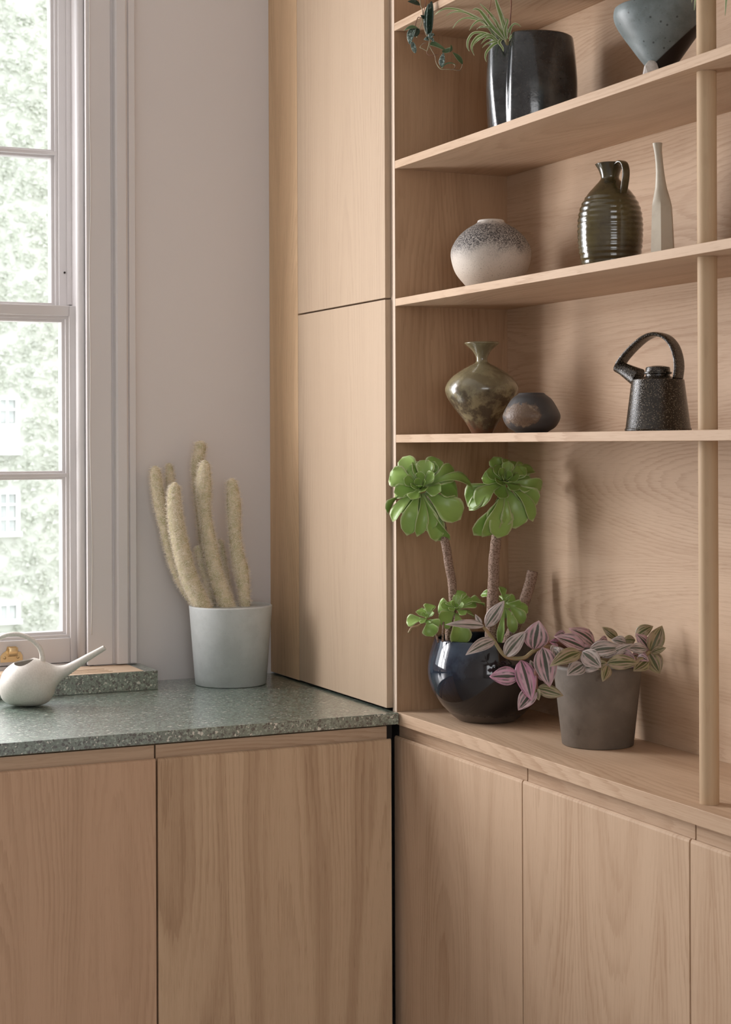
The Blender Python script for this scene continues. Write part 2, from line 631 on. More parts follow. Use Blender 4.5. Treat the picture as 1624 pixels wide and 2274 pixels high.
# ------------------------------------------------------------------ base cabinets
DOOR_PROF = [(0, .10), (0, .8465), (.0008, .8495), (.003, .8515), (.0052, .8512), (.0072, .849), (.0088, .8452), (.021, .8452), (.021, .10)]
RAIL_PROF = [(.0105, .8738), (.0105, .852), (.0102, .849), (.0092, .8458), (.021, .8458), (.021, .8738)]


def left_cabinet(x0, x1, label, wood):
    w = x1 - x0
    o = thing('base_cabinet', label, 'cabinet', (x0 + w / 2, 2.867, 0), 0, None)
    h = w / 2
    obj('door', prism(DOOR_PROF, 'x', -h + .0012, h - .0012), M[wood], o, False)
    obj('finger_pull', prism(RAIL_PROF, 'x', -h + .001, h - (.0055 if x1 > 1.3 else .001)), M['oak_x'], o, False)
    obj('carcass', B(-h + .001, .023, .10, h - .001, .60, .877), M['oak_x'], o, False)
    obj('plinth', B(-h, .06, 0, h, .08, .10), M['dark'], o, False)
    return o


left_cabinet(0.9235, 1.3795, 'oak base cabinet under the terrazzo top, beside the inner corner', 'oak_flame')
left_cabinet(0.4630, 0.9220, 'oak base cabinet under the terrazzo top, below the watering can', 'oak_red')
left_cabinet(0.0, 0.4615, 'oak base cabinet further left under the terrazzo top', 'oak_z')


def right_cabinet(y0, y1, label):
    w = y1 - y0
    o = thing('base_cabinet', label, 'cabinet', (1.400, y0 + w / 2, 0), 0, None)
    h = w / 2
    obj('door', prism(DOOR_PROF, 'y', -h + .0012, h - .0012), M['oak_z'], o, False)
    obj('finger_pull', prism(RAIL_PROF, 'y', -h + .001, h - .001), M['oak_y'], o, False)
    obj('carcass', B(.023, -h + .001, .10, .25, h - .001, .8735), M['oak_y'], o, False)
    obj('plinth', B(.05, -h, 0, .07, h, .10), M['dark'], o, False)
    return o


right_cabinet(2.4205, 2.8990, 'oak base cabinet under the wooden top, below the dark glazed pot')
right_cabinet(1.9597, 2.4190, 'oak base cabinet under the wooden top, below the pink striped plant')
right_cabinet(1.4990, 1.9582, 'oak base cabinet under the wooden top, cut by the right picture edge')
# dark corner post between the two runs
tag(obj('corner_filler', B(1.3815, 2.906, 0.0, 1.3985, 2.93, .8735), M['dark'], None, False),
    'narrow dark corner filler between the two cabinet runs', 'filler')

# ------------------------------------------------------------------ worktops
o = obj('terrazzo_worktop', B(-2.38, 2.862, .8785, 1.3915, WY - .001, .900, bev=.0012), M['terrazzo'], None, False)
tag(o, 'green terrazzo worktop running below the sash window', 'worktop')
o = obj('oak_worktop', B(XF, 1.4990, .8755, XW - .002, 2.893, .8990, bev=.001), M['oak_y'], None, False)
tag(o, 'oak worktop under the open shelves, carrying the potted plants', 'worktop')

ledge = thing('window_ledge', 'raised terrazzo ledge with slotted oak inset under the window', 'ledge', (0.4, 3.355, .9002), 0)
lx0, lx1 = -.75, .683
dp = WY - 3.355 - .001
bm = bmesh.new()
box(bm, lx0, .0042, 0, lx1, dp, .026)
box(bm, lx0, 0, 0, lx1, .0044, .0385, bev=.0006)
box(bm, lx1 - .028, .0040, .0258, lx1, dp, .0385)
obj('slab', bm, M['terrazzo'], ledge, False)
# oak inset: strips between long slots
gr = bmesh.new()
z0, z1 = .0262, .0390
ins_x1 = lx1 - .0285
ys = [.0046, .022, .031, .043, .052, .064, .073, dp - .001]
for i in range(0, 8, 2): box(gr, lx0, ys[i], z0, ins_x1, ys[i + 1], z1)
for k, i in enumerate((1, 3, 5)):
    box(gr, ins_x1 - .058 - .003 * k, ys[i], z0, ins_x1, ys[i + 1], z1)
    box(gr, lx0, ys[i], z0, ins_x1 - .34, ys[i + 1], z1)
M['oak_inset'] = oak('oak_inset', 'x', contrast=.25, light=(0.66, 0.50, 0.36))
obj('slotted_inset', gr, M['oak_inset'], ledge, False)
obj('slot_bottom', B(ins_x1 - .345, .021, .0261, ins_x1 - .03, .0740, .0268), M['dark'], ledge, False)

# ------------------------------------------------------------------ tall cupboard
tall = thing('tall_cupboard', 'tall oak cupboard with two flush doors between the window wall and open shelves', 'cupboard', (1.383, 2.895, .9), 0)
Y1, Y2 = .427, WY - 2.895 - .001
obj('door', B(0, 0, .005, .020, Y1 - .001, .772), M['oak_pale'], tall, False)
obj('door', B(0, 0, .7755, .020, Y1 - .001, 2.09), M['oak_pale'], tall, False)
M['oak_filler'] = oak('oak_filler_panel', 'z', light=(0.70, 0.49, 0.30), dark=(0.44, 0.27, 0.15), contrast=.7, freq=190)
obj('filler_panel', B(.0004, Y1 + .0012, .004, .0205, Y2, 2.09), M['oak_filler'], tall, False)
obj('carcass', B(.0215, .001, .004, XW - 1.383 - .002, Y2, 2.09), M['oak_z'], tall, False)

# ------------------------------------------------------------------ open shelving
SH = [(1.4035, 1.4182), (1.6589, 1.6728), (1.9160, 1.9308), (2.1738, 2.1882), (2.431, 2.446)]
YS0, YS1 = 1.4990, 2.8768
sh = thing('shelving_unit', 'open oak shelving with a round post standing on the oak worktop', 'shelves', (XF, YS0, .899), 0)
D = XB - XF
L = YS1 - YS0
PX, PY, PR = 0.0346, 1.9535 - YS0, .0136
z_ = .8992
side = obj('side_panel', B(.0006, L + .0002, .0002, D + .018, L + .0166, 2.09), M['oak_side'], sh, False)
M['oak_edge'] = oak('oak_edge_band', 'z', light=(0.66, 0.53, 0.42), dark=(0.50, 0.37, 0.27), contrast=.3)
obj('edge_band', B(0, L + .0002, .0002, .0006, L + .0166, 2.09), M['oak_edge'], side, False)
obj('side_panel', B(0, -.017, .0002, D + .018, -.0002, 2.09, bev=.0004), M['oak_z'], sh, False)
obj('back_panel', B(D, 0, .0002, D + .018, L, 2.09), M['oak_back'], sh, False)
for a, b in SH:
    obj('shelf', B(.0003, .0003, a - z_, D - .0003, L, b - z_, bev=.0005), M['oak_y'], sh, False)
prev = 0.0
zz = [z_] + [v for ab in SH for v in ab] + [2.989]
for i in range(0, len(zz) - 1, 2):
    bm = bmesh.new()
    sweep(bm, [(PX, PY, zz[i] - z_ + .0002), (PX, PY, zz[i + 1] - z_ - .0002)], PR, n=40)
    obj('post', bm, M['oak_dowel'], sh, angle=40)
#@@OBJECTS@@

# ------------------------------------------------------------------ pots and vases (local frames: x right, y away, z up)
def px(prof, s, base):
    """profile given as (half width, image row) -> metres above the base row"""
    return [(max(r, 0) * s, (base - v) * s) for r, v in prof]


RZ = -YAW
M['grey_pot'] = glaze('pale_grey_ceramic', (0.55, 0.57, 0.56), (0.50, 0.52, 0.51), 20, .55, spots=(700, .25, (0.30, 0.31, 0.30), .8), bump=.05)
M['soil'] = glaze('dark_soil', (0.035, 0.025, 0.018), (0.09, 0.065, 0.045), 120, .9, bump=.8, bscale=180)
M['speckled'] = None


def speckle_mat():
    t = NT('speckled_stoneware')
    co = t.objco()
    z = t.xyz(co)[2]
    edge = t.math('ADD', z, t.math('MULTIPLY', t.math('SUBTRACT', t.noise(co, 30, 4), .5), .045))
    band = t.math('MULTIPLY', t.range(edge, .054, .090), t.range(edge, .128, .119))
    grit = t.range(t.noise(co, 420, 3, .7), .36, .62)
    dark = t.math('MULTIPLY', band, t.math('ADD', .25, t.math('MULTIPLY', grit, .85)), clamp=True)
    base = t.mix(t.range(t.noise(co, 650, 2), .60, .68), (0.60, 0.53, 0.45), (0.33, 0.28, 0.23))
    base = t.mix(t.range(z, .02, .10), base, t.mix(0.5, base, (0.66, 0.63, 0.60)))
    col = t.mix(dark, base, (0.045, 0.042, 0.045))
    t.bump(t.noise(co, 420, 3), .25, .0015)
    return t.out(col, .62, .35)


M['speckled'] = speckle_mat()

# round speckled vase
s = .000811
o = thing('round_vase', 'round pale vase with a speckled dark shoulder and small mouth', 'vase', (1.50, 2.6968, SH[1][1]), RZ)
pf = px([(42, 651), (46, 646), (59, 633), (78.6, 608), (88, 580), (88.5, 556), (75, 530), (55, 511), (38, 501), (31, 496), (29.5, 492)], s, 651)
obj('body', lathe(bmesh.new(), vessel(pf, .004, .02), 72), M['speckled'], o)

# ribbed jug with strap handle
M['olive_glaze'] = glaze('olive_brown_glaze', (0.085, 0.068, 0.026), (0.040, 0.030, 0.014), 14, .10, .35, .65, coat=.6, bump=.04, bscale=500)
s = .000713
o = thing('ribbed_jug', 'glossy olive brown jug with ribbed body and looped strap handle', 'jug', (1.49, 2.2908, SH[1][1]), RZ)
pf = px([(57, 604), (60, 600), (64.5, 583), (70, 555), (72.3, 517), (71, 485), (64, 457), (50, 433), (36, 417), (25, 405), (20.5, 398), (21.5, 390), (26, 378), (31.5, 369), (33, 366.5)], s, 604)
pf2 = []
for r, z in smooth_path(pf, 9):
    rib = 0.0007 * math.sin(z / .0088 * 2 * PI) * (1 if .012 < z < .118 else 0)
    pf2.append((r + rib, z))
obj('body', lathe(bmesh.new(), vessel(pf2, .0035, .05, 1), 72), M['olive_glaze'], o)
th = math.radians(64)
hp = [(15, 404), (17, 388), (25, 373), (40, 367), (54, 372), (61, 386), (61, 402), (57, 418), (53, 431), (49, 440)]
pts = []
for a, v in smooth_path(hp, 5):
    pts.append((a * s * math.cos(th), -a * s * math.sin(th), (604 - v) * s))
# pull the lower end onto the shoulder
bm = bmesh.new()
sweep(bm, pts, [1.0] * len(pts), n=16, flat=(.0066, .0021), width_dir=(math.sin(th), math.cos(th), 0))
obj('handle', bm, M['olive_glaze'], o)

# faceted bottle
M['bone_glaze'] = glaze('bone_matt_glaze', (0.55, 0.50, 0.40), (0.49, 0.435, 0.34), 22, .38, bump=.03, bscale=300)
s = .000683
o = thing('faceted_bottle', 'slim bone-white bottle with a faceted base and long thin neck', 'bottle', (1.50, 2.161, SH[1][1]), RZ)
secs = [(1471.5, 587, 27.5, 1), (1471.3, 552, 27, 1), (1470.8, 500, 25, 1), (1470.3, 462, 23.2, 1), (1470, 455, 22.4, .8), (1469.5, 447, 20.3, .4), (1468.8, 435, 16.8, 0),
        (1468, 420, 13.2, 0), (1467, 403, 11, 0), (1466, 385, 9.3, 0), (1464.6, 365, 8.5, 0), (1462.6, 345, 8.4, 0), (1461.2, 332, 9.2, 0), (1460.6, 324, 10.4, 0), (1460.5, 320, 10.9, 0),
        (1460.5, 319.5, 9.6, 0), (1460.8, 328, 8, 0), (1461.5, 345, 6.5, 0)]
bm = bmesh.new()
rings = []
NS = 48
for u, v, r, k in secs:
    ring = []
    for i in range(NS):
        a = 2 * PI * i / NS + math.radians(13)
        m = (i % (NS // 6)) / (NS / 6) * (PI / 3) - PI / 6
        hexr = math.cos(PI / 6) / math.cos(m)
        rr = r * (k * hexr * 1.03 + (1 - k)) * s
        aa = a - PI / 6 - PI / 2
        ring.append(bm.verts.new(((u - 1472) * s + rr * math.cos(aa), rr * math.sin(aa), (587 - v) * s)))
    rings.append(ring)
for A, C in zip(rings, rings[1:]):
    for k in range(NS): bm.faces.new((A[k], A[(k + 1) % NS], C[(k + 1) % NS], C[k]))
bm.faces.new(rings[0]); bm.faces.new(rings[-1])
obj('body', bm, M['bone_glaze'], o, angle=22)

# olive shouldered vase
def olive_mat():
    t = NT('olive_ash_glaze')
    co = t.objco()
    z = t.xyz(co)[2]
    f = t.range(t.noise(co, 22, 6, .65), .42, .58)
    col = t.mix(f, (0.26, 0.225, 0.13), (0.17, 0.145, 0.085))
    band = t.math('ADD', z, t.math('MULTIPLY', t.math('SUBTRACT', t.noise(co, 26, 5, .6), .5), .07))
    drk = t.math('MULTIPLY', t.range(band, .085, .068), t.range(t.noise(co, 40, 5, .7), .40, .58))
    col = t.mix(t.math('MULTIPLY', drk, .85), col, (0.05, 0.035, 0.022))
    col = t.mix(t.range(band, .022, .006), col, (0.14, 0.06, 0.03))
    t.put(t.bsdf.inputs['Coat Weight'], .4)
    return t.out(col, .2, .5)
M['olive_ash'] = olive_mat()
s = .000814
o = thing('shouldered_vase', 'olive glazed vase with wide shoulder, narrow foot and flared neck', 'vase', (1.49, 2.7145, SH[0][1]), RZ)
pf = px([(23, 964), (24, 961), (38, 937), (59, 910), (77, 883), (81.5, 861), (67, 838), (38, 818), (16.5, 807), (12.5, 800), (14, 791), (22, 778), (33, 768), (38.5, 763.5), (38.5, 761.5)], s, 964)
obj('body', lathe(bmesh.new(), vessel(pf, .003, .11), 72), M['olive_ash'], o)

# squat dark pot
def squat_mat():
    t = NT('charcoal_stoneware')
    co = t.objco()
    p = t.xyz(co)
    base = t.mix(t.noise(co, 60, 4), (0.040, 0.040, 0.043), (0.065, 0.063, 0.063))
    # one rough sandy patch on the side
    dx = t.math('DIVIDE', t.math('ADD', p[0], .019), .029)
    dz = t.math('DIVIDE', t.math('SUBTRACT', p[2], .030), .019)
    dd = t.math('SQRT', t.math('ADD', t.math('MULTIPLY', dx, dx), t.math('MULTIPLY', dz, dz)))
    dd = t.math('ADD', dd, t.math('MULTIPLY', t.math('SUBTRACT', t.noise(co, 90, 5, .7), .5), 1.1))
    patch = t.math('MULTIPLY', t.range(dd, 1.1, .85), t.math('LESS_THAN', p[1], 0.0))
    sand = t.mix(t.noise(co, 500, 3), (0.19, 0.125, 0.08), (0.10, 0.065, 0.045))
    rim = t.math('MULTIPLY', t.range(dd, .75, .95), patch)
    sand = t.mix(t.math('MULTIPLY', rim, t.range(t.noise(co, 120, 3), .4, .65)), sand, (0.33, 0.26, 0.19))
    t.bump(t.math('MULTIPLY', patch, t.noise(co, 300, 3)), .4, .002)
    return t.out(t.mix(patch, base, sand), .42, .4)
M['charcoal'] = squat_mat()
s = .000757
o = thing('squat_pot', 'small squat charcoal pot with a sandy patch', 'pot', (1.46, 2.4872, SH[0][1]), RZ)
pf = px([(34, 962), (39, 958), (54, 948), (63.5, 930), (61.5, 916), (46, 889), (32, 877.5), (29, 874.5)], s, 962)
obj('body', lathe(bmesh.new(), vessel(pf, .003, .02), 64), M['charcoal'], o)

# salt glazed teapot with overhead handle
def salt_mat():
    t = NT('salt_glaze')
    co = t.objco()
    v = t.voro(co, 620)
    m = t.range(v.outputs['Distance'], .42, .16)
    sel = t.math('MULTIPLY', m, t.range(t.math('ADD', t.xyz(v.outputs['Color'])[0], t.math('MULTIPLY', t.noise(co, 25), .9)), .80, 1.15))
    col = t.mix(t.noise(co, 18, 4), (0.012, 0.009, 0.007), (0.034, 0.026, 0.016))
    col = t.mix(sel, col, (0.34, 0.29, 0.21))
    t.bump(t.math('ADD', t.noise(co, 900, 2), m), .25, .0012)
    return t.out(col, .17, .6)
M['salt'] = salt_mat()
s = .000682
o = thing('teapot', 'dark speckled salt-glazed teapot with overhead strap handle and short spout', 'teapot', (1.49, 2.1614, SH[0][1]), RZ)
pf = [(0, 958), (70, 958), (73.5, 956.5), (73.8, 953), (71.6, 950.5), (58.4, 846), (57.4, 843.5), (54, 842.2), (40, 839), (30.5, 837), (27.2, 835.5), (26.8, 831), (0, 831)]
bm = lathe(bmesh.new(), px(pf, s, 958), 72)
obj('body', bm, M['salt'], o, angle=35)
pf = [(0, 831.2), (29.5, 831.2), (31.5, 829.6), (31.2, 827), (27.5, 825.8), (27.0, 818), (25.5, 815.5), (12, 812.6), (0, 812)]
obj('lid', lathe(bmesh.new(), px(pf, s, 958), 56), M['salt'], o, angle=35)
th = math.radians(40)
e = Vector((math.cos(th), -math.sin(th), 0))
def loop(u, v, cx=1462): return e * ((u - cx) * s / math.cos(th)) + Vector((0, 0, (958 - v) * s))
A, C = loop(1424, 838), loop(1382.5, 809.5)
bm = bmesh.new()
sp = [A + (C - A) * k / 8 for k in range(9)]
rr = [(22 - 7.5 * min(1, k / 6)) * s for k in range(9)]
sp += [C, C + (A - C) * .12, C + (A - C) * .4]
rr += [12.2 * s, 11.2 * s, 10.9 * s]
sweep(bm, sp, rr, n=24)
obj('spout', bm, M['salt'], o, angle=40)
hp = [(1388, 806), (1399, 789), (1419, 766), (1439, 749), (1459, 742.5), (1478, 749), (1492, 766), (1500, 789), (1503, 815), (1500.5, 842)]
pts = [loop(u, v) for u, v in smooth_path(hp, 5)]
bm = bmesh.new()
sweep(bm, [tuple(p) for p in pts], [1.0] * len(pts), n=18, flat=(.0135, .0033), width_dir=(math.sin(th), math.cos(th), 0))
obj('handle', bm, M['salt'], o)

# tall bowl on three pebble feet
def bowl_mat():
    t = NT('blue_grey_glaze')
    co = t.objco()
    p = t.xyz(co)
    col = t.mix(t.range(t.noise(co, 16, 5, .6), .38, .62), (0.22, 0.265, 0.275), (0.135, 0.165, 0.165))
    v = t.voro(co, 130)
    spot = t.math('MULTIPLY', t.range(v.outputs['Distance'], .30, .12), t.math('GREATER_THAN', t.xyz(v.outputs['Color'])[0], .72))
    col = t.mix(t.math('MULTIPLY', spot, .75), col, (0.03, 0.036, 0.036))
    fine = t.range(t.noise(co, 420, 3, .7), .60, .70)
    col = t.mix(t.math('MULTIPLY', fine, .5), col, (0.05, 0.055, 0.055))
    # lower right side coloured near-black beyond a straight slanted edge
    slant = t.math('SUBTRACT', t.math('SUBTRACT', p[0], t.math('MULTIPLY', p[2], 1.12)), -.047)
    col = t.mix(t.range(slant, -.001, .002), col, (0.018, 0.013, 0.012))
    t.bump(t.noise(co, 300, 3), .08, .002)
    return t.out(col, .42, .4)
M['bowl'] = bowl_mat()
M['pebble'] = glaze('pale_pebble', (0.62, 0.58, 0.54), (0.5, 0.46, 0.42), 90, .6, bump=.2)
s = .000675
P0 = (1.468, 2.119, SH[2][1])
o = thing('footed_bowl', 'mottled blue-grey bowl on small pale feet on an upper shelf', 'bowl', P0, RZ)
BV = 192
pf = px([(8, BV - 20), (20, 163), (34, 146), (46, 131), (66, 103), (85, 76), (97, 56), (102.5, 40), (102.5, 28), (100.5, 20)], s, BV)
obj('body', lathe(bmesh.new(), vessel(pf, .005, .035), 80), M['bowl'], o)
for k, (ax, ay, r) in enumerate(((-24, -27, 1.0), (20, -14, .95), (2, 24, 1.0))):
    bm = bmesh.new()
    bmesh.ops.create_icosphere(bm, subdivisions=2, radius=1)
    rr = random.Random(k)
    for v in bm.verts:
        d = mnoise.noise(v.co * 1.4 + Vector((k * 9, 0, 0))) * .22
        v.co = v.co * (1 + d)
        v.co = Vector((v.co.x * 19 * s + ax * s, v.co.y * 15 * s + ay * s, max(0, v.co.z * 30 * s + 22 * s)))
    obj('foot', bm, M['pebble'], o, False)

# ------------------------------------------------------------------ leaves
def leaf(name, parent, m, base, tip, width, normal, shape='ovate', bend=.15, cup=.25, thick=.0012, nl=9, nw=5, twist=0.0, point=1.0, fold=0.0, wave=0.0):
    """a closed leaf blade from base to tip; normal is the upper side; bend bows it, cup folds it along the midrib"""
    base, tip = Vector(base), Vector(tip)
    ax = tip - base
    Ln = ax.length
    ax.normalize()
    N = Vector(normal)
    N = (N - ax * N.dot(ax)).normalized()
    X = ax.cross(N)
    up, dn, uv = [], [], []
    for i in range(nl):
        t = i / (nl - 1)
        if shape == 'spat':       # broad towards the end, short point
            w = (0.20 + 0.80 * max(0.0, min(1, (t - .08) / .58)) ** 1.25) if t < .66 else 1.0 * math.sqrt(max(0, 1 - ((t - .66) / .34) ** 2.2))
            w = max(w, .0)
        elif shape == 'strap':
            w = min(1, t * 6 + .5) * (1 - t) ** .55
        elif shape == 'round':
            w = math.sin(PI * min(1, t * .93 + .06)) ** .6
        else:                     # pointed oval
            w = math.sin(PI * t ** .80) ** .85 if 0 < t < 1 else 0.02
        w = max(w, .02) * width / 2
        sag = bend * Ln * (t * t - t) * -4 * .5
        c = base + ax * (Ln * t) + N * sag
        for j in range(nw):
            q = -1 + 2 * j / (nw - 1)
            a = twist * t
            xx = X * math.cos(a) + N * math.sin(a)
            nn = N * math.cos(a) - X * math.sin(a)
            hgt = cup * w * (q * q) + fold * w * abs(q) + wave * w * math.sin(t * 9 + q * 2) * q * q
            p = c + xx * (w * q) + nn * hgt
            ed = thick / 2 * (1 - .75 * q * q) * (1 - .8 * abs(2 * t - 1) ** 4)
            up.append(p + nn * ed)
            dn.append(p - nn * ed)
            uv.append(((q + 1) / 2, t))
    V = [tuple(v) for v in up + dn]
    n = nl * nw
    F = []
    for i in range(nl - 1):
        for j in range(nw - 1):
            a, b, c2, d = i * nw + j, i * nw + j + 1, (i + 1) * nw + j + 1, (i + 1) * nw + j
            F.append((a, b, c2, d))
            F.append((n + d, n + c2, n + b, n + a))
    rim = [j for j in range(nw)] + [i * nw + nw - 1 for i in range(1, nl)] + [(nl - 1) * nw + j for j in range(nw - 2, -1, -1)] + [i * nw for i in range(nl - 2, 0, -1)]
    for a, b in zip(rim, rim[1:] + rim[:1]):
        F.append((b, a, n + a, n + b))
    return raw(name, V, F, m, parent, True, uv + uv)


def aeo(t, u, v):
    co = t.objco()
    e = t.math('ABSOLUTE', t.math('SUBTRACT', t.math('MULTIPLY', u, 2), 1))
    edge = t.math('MAXIMUM', t.range(e, .80, .96), t.range(v, .93, .985))
    base = t.mix(t.math('ADD', t.math('MULTIPLY', t.noise(co, 35, 3), .6), t.math('MULTIPLY', t.n('ShaderNodeObjectInfo').outputs['Random'], .5), clamp=True), (0.19, 0.335, 0.065), (0.345, 0.51, 0.135))
    base = t.mix(t.range(v, .30, .0), base, (0.38, 0.52, 0.18))
    return t.mix(t.math('MULTIPLY', edge, .8), base, (0.60, 0.66, 0.36))
M['aeonium'] = leafmat('aeonium_leaf', aeo, .31, .14)


def trad(pink, pale, dark):
    def fn(t, u, v):
        co = t.objco()
        rn = t.n('ShaderNodeObjectInfo').outputs['Random']
        nz = t.math('MULTIPLY', t.math('SUBTRACT', t.noise(t.comb(t.math('MULTIPLY', u, 9), t.math('MULTIPLY', v, 1.6), t.math('MULTIPLY', rn, 30)), 1.2, 3), .5), .26)
        taper = t.math('ADD', .35, t.math('MULTIPLY', t.range(v, 0, .35), .65))
        q = t.math('ABSOLUTE', t.math('ADD', t.math('MULTIPLY', t.math('SUBTRACT', u, .5), 2), nz))
        mid = t.range(q, .20, .12)
        s2 = t.math('MULTIPLY', t.range(q, .29, .34), t.range(q, .52, .46))
        ed = t.math('MULTIPLY', t.range(q, .70, .76), t.range(q, .93, .88))
        lon = t.range(v, .99, .82)
        dk = t.math('MULTIPLY', t.math('MAXIMUM', mid, t.math('MULTIPLY', t.math('MAXIMUM', t.math('MULTIPLY', s2, .85), t.math('MULTIPLY', ed, .75)), t.range(t.noise(t.comb(t.math('MULTIPLY', rn, 50), v, u), 3.0, 2), .35, .6))), lon)
        f = t.range(t.noise(t.comb(t.math('MULTIPLY', u, 14), t.math('MULTIPLY', v, 1.5), t.math('MULTIPLY', rn, 11)), 1.0, 2), .35, .65)
        return t.mix(dk, t.mix(f, pink, pale), dark)
    return fn
M['trad_pink'] = leafmat('inchplant_pink', trad((0.58, 0.33, 0.37), (0.60, 0.46, 0.46), (0.075, 0.08, 0.055)), .38, .2)
M['trad_pale'] = leafmat('inchplant_pale', trad((0.53, 0.41, 0.38), (0.66, 0.60, 0.56), (0.13, 0.14, 0.10)), .38, .2)
M['trad_olive'] = leafmat('inchplant_olive', trad((0.44, 0.32, 0.24), (0.37, 0.34, 0.17), (0.10, 0.11, 0.035)), .38, .2)
M['trad_hot'] = leafmat('inchplant_magenta', trad((0.58, 0.25, 0.38), (0.62, 0.42, 0.47), (0.085, 0.08, 0.06)), .38, .2)
M['stem_olive'] = glaze('green_stem', (0.23, 0.19, 0.085), (0.30, 0.18, 0.09), 30, .45)
M['stem_red'] = glaze('red_brown_stem', (0.16, 0.07, 0.045), (0.26, 0.12, 0.08), 60, .5)


def bark_mat():
    t = NT('succulent_bark')
    co = t.objco()
    p = t.xyz(co)
    v = t.voro(t.comb(t.math('MULTIPLY', p[0], 1.0), t.math('MULTIPLY', p[1], 1.0), t.math('MULTIPLY', p[2], 1.6)), 260)
    m = t.range(v.outputs['Distance'], .55, .25)
    col = t.mix(m, (0.30, 0.205, 0.155), (0.17, 0.105, 0.07))
    t.bump(t.math('SUBTRACT', 1.0, m), .5, .002)
    return t.out(col, .7, .3)
M['bark'] = bark_mat()


def blue_mat():
    t = NT('blue_black_glaze')
    co = t.objco()
    p = t.xyz(co)
    f = t.range(t.noise(co, 14, 5, .65), .42, .60)
    blue = t.mix(f, (0.012, 0.018, 0.034), (0.040, 0.058, 0.085))
    h = t.math('ADD', p[2], t.math('MULTIPLY', t.math('SUBTRACT', t.noise(co, 18, 5, .6), .5), .09))
    h = t.math('SUBTRACT', h, t.math('MULTIPLY', t.math('ADD', p[0], .075), .95))
    col = t.mix(t.range(h, .045, .115), (0.007, 0.006, 0.008), blue)
    h2 = t.math('ADD', p[2], t.math('MULTIPLY', t.math('SUBTRACT', t.noise(co, 40, 5, .7), .5), .03))
    raw_ = t.range(h2, .026, .008)
    col = t.mix(raw_, col, (0.09, 0.07, 0.055))
    t.put(t.bsdf.inputs['Coat Weight'], .3)
    return t.out(col, t.math('ADD', .07, t.math('MULTIPLY', raw_, .4)), .5)
M['blue_black'] = blue_mat()

# ------------------------------------------------------------------ potted aeonium in a dark glazed pot
s = .000818
U0, V0 = 1082, 1597
o = thing('potted_aeonium', 'tall green rosette succulent in a round blue-black glazed pot', 'plant', (1.5035, 2.7245, .8992), RZ)
pf = px([(60, 1597), (66, 1594), (80, 1583), (105, 1558), (122, 1530), (131, 1497), (130, 1466), (124, 1440), (119, 1424), (117, 1416)], s, V0)
obj('pot', lathe(bmesh.new(), vessel(pf, .006, .11), 80), M['blue_black'], o)
bm = lathe(bmesh.new(), [(0, .127), (.05, .128), (.093, .126)], 40)
obj('soil', bm, M['soil'], o)


def P3(u, v, d, U, V, sc_):
    w0 = sc_ * 3793.0
    w = w0 + d
    return Vector((((u - 812) * w - (U - 812) * w0) / 3793.0, d, ((987 - v) * w - (987 - V) * w0) / 3793.0))


def L_(u, v, y=0.0): return P3(u, v, y, 1082, 1597, .000818)


def stem(name, parent, pts, radii, m, n=14, rough=0.0):
    P = smooth_path([(*p, r) for p, r in zip(pts, radii)], 6)
    bm = bmesh.new()
    sweep(bm, [p[:3] for p in P], [p[3] for p in P], n=n,
          ripple=(lambda i, a: 1 + rough * math.sin(i * 2.1) + rough * math.sin(a * 3 + i)) if rough else None)
    return obj(name, bm, m, parent)


t1 = stem('trunk', o, [L_(998, 1440, -.03), L_(999, 1390, -.03), L_(1006, 1350, -.03), L_(1006, 1300, -.03), L_(998, 1250, -.03), L_(990, 1200, -.03), L_(976, 1140, -.02), L_(955, 1100, -.01)],
          [8.5 * s, 8.5 * s, 9 * s, 9.5 * s, 9.7 * s, 9.7 * s, 9 * s, 7 * s], M['bark'], rough=.03)
t2 = stem('trunk', o, [L_(1090, 1450, 0), L_(1093, 1380, 0), L_(1097, 1300, 0), L_(1099, 1240, 0), L_(1105, 1190, 0), L_(1117, 1130, 0), L_(1128, 1090, .01)],
          [14 * s, 13.5 * s, 12.5 * s, 12 * s, 11.5 * s, 10.5 * s, 7 * s], M['bark'], rough=.03)
t3 = stem('cut_trunk', o, [L_(1118, 1450, .03), L_(1140, 1400, .03), L_(1160, 1350, .035), L_(1174, 1310, .04), L_(1185, 1268, .04)],
          [13 * s, 13 * s, 13 * s, 12.5 * s, 12.5 * s], M['bark'], rough=.03)


